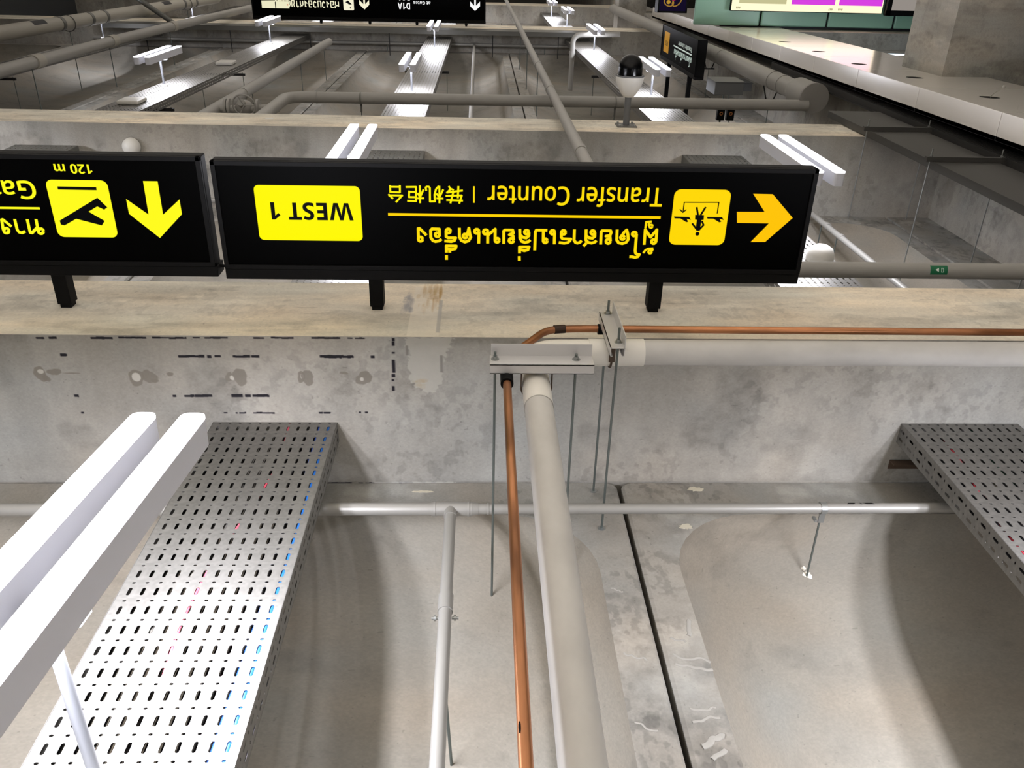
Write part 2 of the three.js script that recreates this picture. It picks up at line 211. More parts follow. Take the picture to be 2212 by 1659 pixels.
// beams: the near one carries its own marks
function canvas(w, h) { const c = document.createElement('canvas'); c.width = w; c.height = h; return [c, c.getContext('2d')]; }
function canvasTexture(c) { const t = new THREE.CanvasTexture(c); t.colorSpace = THREE.SRGBColorSpace; t.magFilter = THREE.LinearFilter; t.wrapS = t.wrapT = THREE.RepeatWrapping; return t; }
function concreteCanvas(w, h, o, ku, kv) {
  const [c, x] = canvas(w, h), im = x.createImageData(w, h);
  for (let j = 0; j < h; j++) for (let i = 0; i < w; i++) { const q = concrete(i / w * ku, j / h * kv, o), k = (j * w + i) * 4; im.data[k] = q[0]; im.data[k + 1] = q[1]; im.data[k + 2] = q[2]; im.data[k + 3] = 255; }
  x.putImageData(im, 0, 0); return [c, x];
}
const FX0 = -2.9, FW = 7.62, FH = YC - YB;
function beamFaceTexture() {
  const W = 2048, H = 320, [c, x] = concreteCanvas(W, H, FACE, 3, 0.36), X = (m) => (m - FX0) / FW * W, Y = (m) => (1 - (m - YB) / FH) * H, S = W / FW, T = H / FH;
  // pale plaster repair with a ragged outline
  const P = [[-0.341, 3.237], [-0.117, 3.237], [-0.13, 3.27], [-0.154, 3.305], [-0.165, 3.378], [-0.178, 3.445], [-0.19, 3.5], [-0.224, 3.529], [-0.258, 3.529], [-0.3, 3.5], [-0.327, 3.462], [-0.335, 3.379], [-0.325, 3.314], [-0.345, 3.275]];
  x.fillStyle = 'rgba(178,175,166,0.8)'; x.beginPath(); P.forEach(([a, b], i) => { const [a2, b2] = P[(i + 1) % P.length]; for (let k = 0; k < 8; k++) { const q = [X(a + (a2 - a) * k / 8 + (rnd() - 0.5) * 0.022), Y(b + (b2 - b) * k / 8 + (rnd() - 0.5) * 0.02)]; i + k ? x.lineTo(...q) : x.moveTo(...q); } }); x.fill();
  x.fillStyle = 'rgba(120,118,112,0.75)'; x.fillRect(X(-0.185), Y(3.42), 0.014 * S, 0.09 * T); x.fillRect(X(-0.345), Y(3.33), 0.012 * S, 0.05 * T);
  for (let i = 0; i < 16; i++) { x.fillStyle = 'rgba(165,140,95,0.12)'; x.beginPath(); x.ellipse(X(-0.31 + rnd() * 0.05), Y(3.46 + rnd() * 0.04), (0.006 + rnd() * 0.016) * S, (0.004 + rnd() * 0.014) * T, 0, 0, 7); x.fill(); }
  // filler patches with paler cores
  for (const [bx, by, rx, ry, ...holes] of BLOB) { x.fillStyle = 'rgba(121,115,106,0.86)'; x.beginPath(); { const ph = bx * 40, n = 26; for (let i = 0; i <= n; i++) { const a = i / n * 6.2832, k = 1 + 0.14 * Math.sin(a * 2 + ph) + 0.08 * Math.sin(a * 3 + ph * 2) + 0.05 * Math.sin(a * 7 + ph * 3); const q = [X(bx + rx * k * Math.cos(a)), Y(by + Math.max(0.003, ry * k) * Math.sin(a))]; i ? x.lineTo(...q) : x.moveTo(...q); } } x.fill(); for (const h of holes) { x.fillStyle = 'rgba(188,183,174,0.95)'; x.beginPath(); x.ellipse(X(h[0]), Y(h[1]), h[2] * S, h[3] * T, 0, 0, 7); x.fill(); } }
  // torn black tape
  x.fillStyle = '#15121a';
  for (const [a, b, y, h] of DASH) { let p = a; while (p < b) { const w = 0.008 + rnd() * 0.03, hh = h * (0.75 + rnd() * 0.5); if (rnd() > 0.1) x.fillRect(X(p), Y(y) - hh * T / 2 + (rnd() - 0.5), Math.min(w, b - p) * S + 0.7, hh * T); p += w; } }
  for (const [a, y0, y1, w] of VDASH) x.fillRect(X(a) - w * S / 2, Y(y1), w * S * (0.7 + rnd() * 0.5), (y1 - y0) * T);
  return canvasTexture(c);
}
function beamUnderTexture() {
  const W = 2048, H = 192, [c, x] = concreteCanvas(W, H, SOFF, 3, 0.3), X = (m) => (m - FX0) / FW * W, Z = (m) => (1 - (m - 3.55) / 0.685) * H, S = W / FW, T = H / 0.685;
  x.fillStyle = 'rgba(232,225,210,0.5)'; x.fillRect(X(-0.34), Z(4.19), 0.15 * S, 0.63 * T);
  x.fillStyle = 'rgba(150,150,150,0.5)'; x.fillRect(X(-0.205), Z(4.0), 0.018 * S, 0.4 * T); for (let i = 0; i < 40; i++) { x.fillStyle = 'rgba(140,142,146,0.16)'; x.beginPath(); x.ellipse(X(-0.385 + rnd() * 0.045), Z(3.85 + rnd() * 0.22), (0.004 + rnd() * 0.012) * S, (0.01 + rnd() * 0.05) * T, 0, 0, 7); x.fill(); }
  for (let i = 0; i < 70; i++) { x.fillStyle = 'rgba(172,126,60,' + (0.05 + rnd() * 0.12) + ')'; x.beginPath(); x.ellipse(X(-0.2 - rnd() * rnd() * 0.14), Z(4.17 - rnd() * rnd() * 0.4), (0.003 + rnd() * 0.009) * S, (0.02 + rnd() * 0.07) * T, 0, 0, 7); x.fill(); }
  x.fillStyle = 'rgba(100,85,70,0.35)'; for (let i = 0; i < 60; i++) x.fillRect(rnd() * W, rnd() * H, 4 + rnd() * 30, 0.8);
  return canvasTexture(c);
}
function beam(z0, z1, y0, label, mats) {
  const g = box(-13.6, 4.72, y0, 4.8, z0, z1), p = g.attributes.position, n = g.attributes.normal, uv = g.attributes.uv;
  for (let i = 0; i < p.count; i++) {
    if (mats && n.getZ(i) < -0.5) uv.setXY(i, (p.getX(i) - FX0) / FW, (p.getY(i) - YB) / FH);
    else if (mats && n.getY(i) < -0.5) uv.setXY(i, (p.getX(i) - FX0) / FW, (p.getZ(i) - 3.55) / 0.685);
    else if (Math.abs(n.getY(i)) > 0.5) uv.setXY(i, p.getX(i) / 2.5, p.getZ(i) / 2.5);
    else uv.setXY(i, (Math.abs(n.getX(i)) > 0.5 ? p.getZ(i) : p.getX(i)) / 2.5, p.getY(i) / 2.5);
  }
  const m = part(numbered('concrete_beam'), g, mats ?? [M.face, M.face, M.face, M.soffit, M.face, M.face], scene);
  m.userData = { kind: 'structure', label, category: 'beam' }; return m;
}
beam(3.55, 4.235, YB, 'wide concrete beam with black tape scraps and round filler patches on its side', [M.face, M.face, M.face, conc(beamUnderTexture()), M.face, conc(beamFaceTexture())]);
const beam2 = beam(8.43, 9.06, YB, 'concrete beam that carries the dome camera on its underside');
beam2.geometry.translate(0, 0, -8.75); beam2.position.z = 8.75; beam2.rotation.y = 0.012;
beam(22.4, 23.4, 3.5, 'concrete beam that carries the white lettered gate sign');
beam(31.2, 32.6, 3.5, 'most distant concrete beam beyond the gate sign');
const girder = structure('concrete_girder', metreUV(box(4.69, 5.3, 3.3, 4.8, -7.5, 44), 2.5), M.face, 'long concrete girder at right angles to the beams above the white bulkhead'); girder.userData.category = 'girder';
part('trim_1', metreUV(box(4.7, 12.6, 4.3, 4.8, -7.5, 44), 2.5), M.face, scene).userData = { kind: 'structure', label: 'flat concrete soffit over the side hall', category: 'soffit' };

// splashes of plaster and cement on the ceiling panels
function splash(x, z, rx, rz, name, mat, y) {
  const s = new THREE.Shape(), n = 22;
  for (let i = 0; i <= n; i++) { const a = i / n * Math.PI * 2, k = i === n || i === 0 ? 1 : 0.65 + rnd() * 0.6; i ? s.lineTo(rx * k * Math.cos(a), rz * k * Math.sin(a)) : s.moveTo(rx * k * Math.cos(a), rz * k * Math.sin(a)); }
  const g = new THREE.ExtrudeGeometry(s, { depth: 0.003, bevelEnabled: false }).rotateX(Math.PI / 2);
  if (y === undefined) { const e = 0.03, h = ceilingY(x, z), nx = (ceilingY(x + e, z) - ceilingY(x - e, z)) / (2 * e), nz = (ceilingY(x, z + e) - ceilingY(x, z - e)) / (2 * e); g.applyQuaternion(new THREE.Quaternion().setFromUnitVectors(V(0, 1, 0), V(-nx, 1, -nz).normalize())); y = h; }
  g.translate(x, y, z); part(name, g, mat, ceiling);
}
const plaster = std(0xc4bda9, 0.9), cement = std(0x9b9891, 0.95);
splash(-0.55, 1.86, 0.02, 0.03, 'plaster_splash', plaster);
splash(1.11, 3.48, 0.04, 0.018, 'plaster_splash', plaster, YC);
splash(0.99, 3.17, 0.03, 0.02, 'plaster_splash', plaster, YC);
splash(-0.28, 3.46, 0.05, 0.008, 'plaster_splash', plaster, YC);
function smear(x0, z0, x1, z1, r) {   // thin dried run of cement slurry across the rim
  const pts = [], n = 6; for (let i = 0; i <= n; i++) pts.push(V(x0 + (x1 - x0) * i / n + (rnd() - 0.5) * 0.006, 0, z0 + (z1 - z0) * i / n + (rnd() - 0.5) * 0.022));
  part('cement_smear', tube(pts, r, 0.02, 4, 8).scale(1, 0.3, 1).translate(0, YC, 0), cement, ceiling);
}
for (const [x0, z0, x1, z1, r] of [[0.765, 2.36, 0.9, 2.33, 0.006], [0.765, 2.32, 0.9, 2.28, 0.008], [0.77, 2.45, 0.83, 2.44, 0.005], [0.87, 2.56, 0.85, 2.46, 0.009], [0.77, 2.11, 0.87, 2.1, 0.005], [0.77, 2.05, 0.87, 2.07, 0.006], [0.78, 1.95, 0.87, 1.99, 0.013], [0.8, 1.9, 0.86, 1.93, 0.01], [0.57, 2.37, 0.66, 2.34, 0.005], [0.56, 2.05, 0.64, 2.0, 0.004], [0.57, 2.75, 0.62, 2.72, 0.004]]) smear(x0, z0, x1, z1, r);

// ---------- ceiling lights: two tubes on a stem below each cable tray ----------
const tubeShape = new THREE.Shape(); { const w = 0.04, l = 0.75, r = 0.028; tubeShape.moveTo(-w + r, -l); tubeShape.lineTo(w - r, -l); tubeShape.quadraticCurveTo(w, -l, w, -l + r); tubeShape.lineTo(w, l - r); tubeShape.quadraticCurveTo(w, l, w - r, l); tubeShape.lineTo(-w + r, l); tubeShape.quadraticCurveTo(-w, l, -w, l - r); tubeShape.lineTo(-w, -l + r); tubeShape.quadraticCurveTo(-w, -l, -w + r, -l); }
const layer = (y0, y1) => new THREE.ExtrudeGeometry(tubeShape, { depth: y1 - y0, bevelEnabled: false, curveSegments: 4 }).rotateX(Math.PI / 2).translate(0, y1, 0);
const LG = { lens: layer(0, 0.012), body: layer(0.012, 0.108), top: layer(0.107, 0.109).scale(0.86, 1, 0.98), stem: new THREE.CylinderGeometry(0.017, 0.017, 1, 18), plate: new THREE.CylinderGeometry(0.055, 0.06, 0.022, 24), cross: rbox(-0.11, 0.11, 0.117, 0.132, -0.03, 0.03), collar: new THREE.CylinderGeometry(0.024, 0.024, 0.03, 18) };
function luminaire(x, y, z, label, opt = {}) {
  const t = thing('ceiling_light', label, 'light', opt.group); t.position.set(x, y, z);
  const head = new THREE.Group(); head.name = 'lamp_head'; t.add(head);
  if (opt.len) head.scale.z = opt.len;
  if (opt.dir) head.quaternion.setFromUnitVectors(V(0, 0, 1), V(...opt.dir).normalize());
  for (const s of [-1, 1]) {
    for (const [n, g, m, lab] of [['lens', LG.lens, M.tube, 'glowing white lens'], ['housing', LG.body, M.light], ['upper_lens', LG.top, M.tube, 'glowing upper lens']]) { const k = part(n, g, m, head, lab); k.position.x = s * 0.081; }
    for (const up of [1, -1]) {
      const l = new THREE.RectAreaLight(0xf4f5ff, up > 0 ? TUBE_UP * (opt.k ?? 1) : TUBE_DOWN * (opt.d ?? 1), 0.07, 1.46 * (opt.len ?? 1)); l.name = up > 0 ? 'uplight' : 'downlight';
      l.position.set(s * 0.081, up > 0 ? 0.119 : -0.003, 0); l.rotation.x = up * Math.PI / 2; (opt.len ? t : head).add(l);
    }
  }
  part('cross_bracket', LG.cross, M.stem, head).position.z = opt.stem ?? 0;
  const sz = opt.stem ?? 0, top = YT - y, s0 = 0.12;
  const st = part('stem', LG.stem, M.stem, t); st.scale.y = top - s0; st.position.set(0, (top + s0) / 2, sz);
  part('base_plate', LG.plate, M.white, t).position.set(0, top - 0.011, sz);
  part('collar', LG.collar, M.stem, t).position.set(0, 0.145, sz);
}
luminaire(-1.04, 2.935, 1.683, 'large twin tube ceiling light hanging close beside the perforated tray below the filler patches', { dir: [0.025, 0.087, 1], stem: -0.14 });
luminaire(-1.03, 3.05, 6.97, 'twin tube ceiling light above the WEST 1 end of the transfer sign', { len: 0.91, k: 0.45 });
luminaire(2.6, 3.05, 6.8, 'twin tube ceiling light beside the arrow end of the transfer sign', { len: 0.91, k: 0.45 });
for (const [x, z, label] of [[-1.06, 13.6, 'twin tube ceiling light on the shiny middle tray just behind the camera beam'], [-4.93, 13.85, 'twin tube ceiling light whose stem stands beside a white flat box'], [2.68, 13.6, 'twin tube ceiling light right behind the dome camera'], [-1.01, 19.8, 'twin tube ceiling light on the middle tray close to the gate sign beam'], [-4.66, 20.1, 'twin tube ceiling light at the far end of the tray with flat boxes'], [2.52, 19.75, 'twin tube ceiling light beside the bent drop pipe'], [-8.42, 20.4, 'twin tube ceiling light half hidden behind the banded pipe']]) luminaire(x, 3.185, z, label, { group: 'lights behind the camera beam', k: x < -3 ? 0.3 : 0.4, d: x < -3 ? 0.5 : 0.8 });
for (const [x, z] of [[-1.0, 25.6], [-4.5, 25.8], [2.43, 25.4], [2.25, 28.8], [-8.2, 26.2], [-1.0, 30], [-4.5, 30]]) luminaire(x, 3.185, z, 'small distant twin tube ceiling light beyond the gate sign', { group: 'lights beyond the gate sign', k: 0.5 });
for (const [x, z] of [[2.36, 1.5], [-4.7, 1.6], [-4.8, 6.6], [-1.1, -4.2], [2.5, -4.2], [-4.7, -4.2]]) luminaire(x, 2.95, z, 'twin tube ceiling light in the rows beside and behind the near bay', { group: 'lights beside and behind the near bay' });

// ---------- perforated cable trays ----------
function slotPath(cx, cz, w, l) { const p = new THREE.Path(), r = w / 2, h = l / 2 - r; p.moveTo(cx - r, cz - h); p.lineTo(cx - r, cz + h); p.absarc(cx, cz + h, r, Math.PI, 0, true); p.lineTo(cx + r, cz - h); p.absarc(cx, cz - h, r, 0, Math.PI, true); return p; }
const ROW = 0.095;
function rowShape(w, cols, pitch, far) {
  const s = new THREE.Shape(); s.moveTo(-w / 2, -ROW / 2); s.lineTo(w / 2, -ROW / 2); s.lineTo(w / 2, ROW / 2); s.lineTo(-w / 2, ROW / 2); s.lineTo(-w / 2, -ROW / 2);
  for (let i = 0; i < cols; i++) {
    const x = (i - (cols - 1) / 2) * pitch;
    if (far) { const p = new THREE.Path(); p.moveTo(x - 0.006, -0.036); p.lineTo(x - 0.006, 0.008); p.lineTo(x + 0.006, 0.008); p.lineTo(x + 0.006, -0.036); p.lineTo(x - 0.006, -0.036); s.holes.push(p); } else { s.holes.push(slotPath(x, -0.014, 0.0132, 0.04)); const e = new THREE.Path(); e.absellipse(x, 0.0325, 0.0075, 0.0052, 0, Math.PI * 2, true); s.holes.push(e); }
  }
  return s;
}
const rowGeo = (shape, far) => far ? new THREE.ShapeGeometry(shape) : new THREE.ExtrudeGeometry(shape, { depth: 0.002, bevelEnabled: false, curveSegments: 3 });
const PLATE = { near: rowGeo(rowShape(0.598, 12, 0.048), false).rotateX(Math.PI / 2), far: rowGeo(rowShape(0.598, 12, 0.048, true), true).rotateX(Math.PI / 2) };
const FLANGE = { near: rowGeo(rowShape(0.11, 2, 0.045), false), far: rowGeo(rowShape(0.11, 2, 0.045, true), true) };
function cableTray(xa, za, xb, zb, far, label, group) {
  const t = thing('cable_tray', label, 'cable tray', group), len = Math.hypot(xb - xa, zb - za), n = Math.floor(len / ROW);
  t.position.set(xa, YT, za); t.rotation.y = Math.atan2(xb - xa, zb - za);
  const k = far ? 'far' : 'near', plate = [], sides = [[], []];
  for (let i = 0; i < n; i++) {
    plate.push(PLATE[k].clone().translate(0, far ? 0 : 0.002, len - (i + 0.5) * ROW));
    [-1, 1].forEach((s, j) => sides[j].push(FLANGE[k].clone().rotateX(-Math.PI / 2).rotateZ(Math.PI / 2).translate(s * 0.3, 0.055, len - (i + 0.5) * ROW)));
  }
  part('tray_plate', plate, M.galv, t); part('side_flange', sides[0], M.galv, t); part('side_flange', sides[1], M.galv, t);
  part('lip', box(-0.3, -0.285, 0.108, 0.111, len - n * ROW, len), M.galv, t); part('lip', box(0.285, 0.3, 0.108, 0.111, len - n * ROW, len), M.galv, t);
  return t;
}
function trayHanger(x, z, label, group) {
  const t = thing('tray_hanger', label, 'bracket', group);
  part('cross_bar', box(x - 0.42, x + 0.42, YT + 0.115, YT + 0.156, z - 0.02, z + 0.02), M.dark, t);
  for (const s of [-1, 1]) part('rod', cyl(V(x + s * 0.38, YT + 0.1, z), V(x + s * 0.38, ceilingY(x + s * 0.38, z) + 0.02, z), 0.006, 8), M.rod, t);
}
cableTray(-0.993, -3, -0.993, 3.55, false, 'wide perforated metal cable tray with blue and red cables beside the large light');
cableTray(2.43, -3, 2.43, 3.55, false, 'perforated metal cable tray whose slotted side faces the copper pipe');
cableTray(-0.993, 4.235, -0.993, 8.43, false, 'perforated cable tray hidden behind the transfer sign');
cableTray(2.415, 4.235, 2.43, 8.43, false, 'brightly lit perforated cable tray with a white dome, beside the sticker pipe');
cableTray(-4.5, 4.235, -4.5, 8.43, false, 'perforated cable tray behind the gate sign with the down arrow');
cableTray(-1.05, 9.12, -1.0, 22.4, true, 'long shiny slotted cable tray between two ceiling lights in the middle vault');
cableTray(-4.93, 9.2, -4.52, 22.4, true, 'long slotted cable tray with two white flat boxes under it');
cableTray(2.69, 9.1, 2.41, 22.4, true, 'long slotted cable tray behind the dome camera');
cableTray(-8.5, 9.25, -8.1, 22.4, true, 'dim slotted cable tray behind the banded pipes');
for (const x of [-8.0, -4.5, -1.0, 2.35]) cableTray(x, 23.4, x, 31.2, true, 'small distant cable tray beyond the gate sign', 'trays beyond the gate sign');
for (const [x, z] of [[-4.9, 9.9], [-4.82, 12.6], [-4.7, 16.2], [-8.4, 12.1], [-8.3, 15.2], [2.66, 12.2], [2.55, 16.8], [-1.04, 11.5], [-1.02, 17]]) trayHanger(x, z, 'black cross bar on two rods holding a tray behind the camera beam', 'tray hangers behind the camera beam');
// short dropped ends of trays on the face of the second beam
for (const x of [-4.22, -0.85, 2.33]) {
  const t = thing('tray_end_box', 'short perforated tray end jutting from the camera beam above a sign', 'cable tray', 'tray ends on the camera beam'), rows = [];
  for (let i = 0; i < 4; i++) rows.push(PLATE.near.clone().translate(0, 0, -(i + 0.5) * ROW));
  const p = part('tray_plate', rows, M.galvDark, t); for (const s of [-1, 1]) part('side_flange', box(s * 0.3 - 0.002, s * 0.3 + 0.002, 0, 0.1, -4 * ROW, 0), M.galvDark, t);
  part('hanger_plate', box(-0.29, 0.29, 0.1, 0.23, -0.02, 0), M.galvDark, t);
  t.position.set(x, 3.445, 8.41);
}
// cables lying in the two near trays
let lift = 0;
function cable(x, r, color, wob, label, group, z0 = -2.5, z1 = 3.54) {
  const pts = []; const ph = rnd() * 6, n = 18; for (let i = 0; i <= n; i++) { const z = z0 + (z1 - z0) * i / n; pts.push(V(x + wob * Math.sin(z * 2.1 + ph) + wob * 0.5 * Math.sin(z * 4.3 + ph), YT + (r > 0.02 ? 0.044 : 0.003 + lift) + r, z)); }
  solo('cable', label, 'cable', tube(pts, r, 0.08, 3, 7), std(color, 0.55), group);
}
const dk = [0x0c0c0e, 0x141214, 0x08080a, 0x1b1918, 0x0b0b0d, 0x161213];
for (let i = 0; i < 11; i++) cable(-1.262 + i * 0.0478, 0.0205, dk[i % 6], 0.002, 'dark cable lying in the wide tray beside the large light', 'dark cables in the wide tray');
cable(-0.73, 0.0125, 0x0f4f94, 0.004, 'bright blue cable along the edge of the wide tray'); cable(-0.768, 0.0105, 0x123c8c, 0.006, 'deep blue cable along the edge of the wide tray');
cable(-0.97, 0.0055, 0xb84858, 0.05, 'thin red cable winding through the wide tray'); lift = 0.013; cable(-1.1, 0.006, 0x6b6862, 0.06, 'thin white cable winding through the wide tray'); lift = 0.026; cable(-1.05, 0.006, 0x4a4642, 0.03, 'thin grey cable winding through the wide tray'); lift = 0;
for (let i = 0; i < 12; i++) cable(2.165 + i * 0.048, 0.0205, dk[(i * 5 + 2) % 6], 0.002, 'dark cable lying in the tray beside the copper pipe', 'dark cables in the side tray');
cable(2.24, 0.006, 0xb03040, 0.05, 'thin red cable winding through the side tray'); lift = 0.013; cable(2.36, 0.006, 0xcfc9c0, 0.06, 'thin white cable winding through the side tray'); lift = 0.026; cable(2.5, 0.006, 0x3f6f5a, 0.05, 'thin green cable winding through the side tray');
solo('support_angle', 'small dark steel angle bolted to the beam behind the side tray', 'bracket', [box(2.12, 2.42, 3.915, 3.92, 3.5, 3.55), box(2.12, 2.42, 3.915, 3.968, 3.545, 3.55)], M.brown);

// ---------- near pipes on their strut hangers ----------
{
  const t = thing('drain_pipe', 'thick grey plastic drain pipe with white collars turning a corner at the brackets', 'pipe');
  part('long_run', tube([V(0.232, 3.22, -2), V(0.232, 3.188, 2.82)], 0.056, 0.1, 8, 32), M.drain, t);
  part('elbow', tube([V(0.232, 3.188, 2.8), V(0.232, 3.187, 3.29), V(0.5, 3.185, 3.29)], 0.0575, 0.16, 16, 32), M.whitePipe, t, 'white elbow');
  part('collar', cyl(V(0.48, 3.185, 3.29), V(0.722, 3.184, 3.29), 0.0605, 32), M.whitePipe, t, 'white collar');
  part('cross_run', tube([V(0.7, 3.184, 3.29), V(4.69, 3.182, 3.29)], 0.056, 0.1, 8, 32), M.drain, t);
  part('chip', new THREE.SphereGeometry(0.006, 8, 6).scale(1, 0.3, 1).translate(0.226, 3.151, 1.32), M.black, t, 'small black scuff');
}
{
  const t = thing('copper_pipe', 'bright copper pipe bent round the corner above the drain pipe', 'pipe');
  part('pipe_run', tube([V(0.088, 3.142, -2), V(0.112, 3.136, 3.12), V(0.3, 3.128, 3.4), V(0.43, 3.132, 3.425), V(4.69, 3.14, 3.425)], 0.0165, 0.09, 10, 16), M.copper, t);
  part('joint', cyl(V(0.335, 3.1288, 3.407), V(0.385, 3.13, 3.418), 0.0195, 16), std(0x3a2a20, 0.6, 0.4), t, 'scorched solder joint');
  part('rubber_sleeve', [cyl(V(0.1105, 3.137, 2.9), V(0.111, 3.137, 3.01), 0.026, 20)], M.black, t, 'black rubber sleeve'); part('rubber_sleeve', [cyl(V(0.535, 3.134, 3.425), V(0.575, 3.134, 3.425), 0.0245, 20)], M.black, t, 'black rubber sleeve');
  part('scrape', new THREE.SphereGeometry(0.009, 8, 6).scale(0.5, 0.3, 2.2).translate(0.094, 3.1265, 1.265), M.black, t, 'black scrape');
}
function nutSet(parent, x, y, z) { part('washer', new THREE.CylinderGeometry(0.0165, 0.0165, 0.003, 18).translate(x, y - 0.0015, z), M.zinc, parent); part('nut', hex(0.0105, 0.011).translate(x, y - 0.0085, z), M.zinc, parent); }
function strutHanger(label, along, c0, c1, side0, side1, rods) {
  const t = thing('strut_hanger', label, 'bracket'), y = 3.075, b = along === 'x' ? (a0, a1, y0, y1, s0, s1) => box(a0, a1, y0, y1, s0, s1) : (a0, a1, y0, y1, s0, s1) => box(s0, s1, y0, y1, a0, a1);
  part('web', b(c0, c1, y, y + 0.003, side0, side1), M.strut, t);
  part('flange', b(c0, c1, y, y + 0.04, side0, side0 + 0.003), M.strut, t);
  part('flange', b(c0, c1, y, y + 0.04, side1 - 0.003, side1), M.strut, t);
  part('lip', [b(c0, c1, y + 0.037, y + 0.04, side0, side0 + 0.011), b(c0, c1, y + 0.037, y + 0.04, side1 - 0.011, side1)], M.strut, t);
  part('fin', b(c0 + 0.005, c1 - 0.002, y - 0.052, y + 0.001, side1 - 0.003, side1 + 0.001), M.strut, t, 'thin plate standing off the channel');
  for (const [x, z, tip] of rods) {
    part('threaded_rod', cyl(V(x, tip, z), V(x, ceilingY(x, z) + 0.02, z), 0.0055, 10), M.rod, t); nutSet(t, x, y, z);
    part('anchor', new THREE.CylinderGeometry(0.017, 0.017, 0.004, 14).translate(x, ceilingY(x, z) - 0.001, z), M.zinc, t);
  }
  return t;
}
const h1 = strutHanger('galvanised channel bracket under the corner where copper and drain pipes meet', 'x', 0.043, 0.458, 2.944, 3.03, [[0.064, 2.995, 3.042], [0.39, 2.995, 3.05]]);
part('pipe_strap', [new THREE.TorusGeometry(0.062, 0.004, 8, 28, Math.PI).translate(0.232, 3.188, 2.975), box(0.168, 0.172, 3.09, 3.19, 2.962, 2.988), box(0.292, 0.296, 3.09, 3.19, 2.962, 2.988)], M.brown, h1, 'rusty brown strap');
const h2 = strutHanger('galvanised channel bracket across the drain pipe beside its white collar', 'z', 3.105, 3.485, 0.545, 0.606, [[0.582, 3.465, 3.01], [0.585, 3.16, 3.008]]);
part('pipe_strap', [new THREE.TorusGeometry(0.064, 0.005, 8, 28, Math.PI).rotateY(Math.PI / 2).translate(0.575, 3.185, 3.29), box(0.562, 0.588, 3.09, 3.2, 3.222, 3.228), box(0.562, 0.588, 3.09, 3.2, 3.352, 3.358)], M.brown, h2, 'rusty brown strap');

// ---------- sprinkler line under the near vaults ----------
{
  const t = thing('sprinkler_pipe', 'silver painted sprinkler pipe with a tee crossing below the near vaults', 'pipe'), y = 3.89, z = 3.1;
  part('main_run', cyl(V(-9.5, y, z), V(-0.19, y, z), 0.029, 28), M.sprink, t); part('main_run', cyl(V(0, y, z), V(4.69, y, z), 0.0245, 28), M.sprink, t);
  part('tee', [cyl(V(-0.215, y, z), V(-0.03, y, z), 0.0325, 28), cyl(V(-0.127, y, z), V(-0.127, y, 3.04), 0.029, 24)], M.sprink, t); part('reducer', cyl(V(-0.03, y, z), V(0.0, y, z), 0.032, 28, 0.026), M.sprink, t);
  for (const x of [-0.2, -0.046, 0.043]) part('clip_ring', cyl(V(x - 0.005, y, z), V(x + 0.005, y, z), x > 0 ? 0.0275 : 0.035, 28), M.sprink, t);
  part('branch', cyl(V(-0.127, y, 3.05), V(-0.127, y + 0.02, -2), 0.0255, 28), M.sprink, t);
  part('coupling', [cyl(V(-0.127, y + 0.002, 2.53), V(-0.127, y + 0.002, 2.44), 0.03, 28)], M.sprink, t);
  for (const s of [-1, 1]) part('clamp_bolt', [cyl(V(-0.127 + s * 0.026, y + 0.015, 2.42), V(-0.127 + s * 0.052, y + 0.015, 2.42), 0.0055, 8), cyl(V(-0.127 + s * 0.034, y + 0.015, 2.42), V(-0.127 + s * 0.042, y + 0.015, 2.42), 0.011, 6)], M.zinc, t);
  part('hanger_rod', cyl(V(-0.127, y + 0.02, 2.2), V(-0.1, ceilingY(-0.1, 2.2) + 0.02, 2.2), 0.006, 8), M.rod, t);
  part('band_clamp', cyl(V(1.585, y, z), V(1.612, y, z), 0.0285, 28), M.zinc, t, 'bare metal band clamp');
  part('band_ear', [box(1.585, 1.612, y + 0.02, y + 0.075, z - 0.012, z - 0.006), cyl(V(1.57, y + 0.06, z - 0.02), V(1.57, y + 0.06, z + 0.012), 0.008, 6)], M.zinc, t);
  part('threaded_rod', cyl(V(1.598, y + 0.05, z), V(1.6, ceilingY(1.6, z) + 0.03, z), 0.005, 8), M.rod, t);
  part('stencil_mark', stencil(y, z), M.black, t, 'black stencilled letters');
}
function stencil(y, z) {   // three clipped letters wrapped on the lower side of the pipe
  const out = [], patch = (x0, x1, a0, a1, skew) => {
    const g = new THREE.PlaneGeometry(1, 1, 3, 8), p = g.attributes.position, r = 0.0249;
    for (let i = 0; i < p.count; i++) { const u = p.getX(i) + 0.5, v = p.getY(i) + 0.5, a = a0 + (a1 - a0) * v; p.setXYZ(i, x0 + (x1 - x0) * u + skew * (v - 0.5), y - r * Math.cos(a), z + r * Math.sin(a)); }
    g.computeVertexNormals(); out.push(g);
  };
  patch(1.716, 1.75, -0.12, 0.8, 0.02); patch(1.77, 1.776, -0.12, 0.8, -0.008); patch(1.79, 1.83, -0.12, 0.8, -0.018); return out;
}
splash(1.602, 3.1, 0.024, 0.02, 'plaster_splash', std(0xd8d2c4, 0.9)); splash(1.59, 3.13, 0.012, 0.01, 'plaster_splash', std(0xd8d2c4, 0.9));

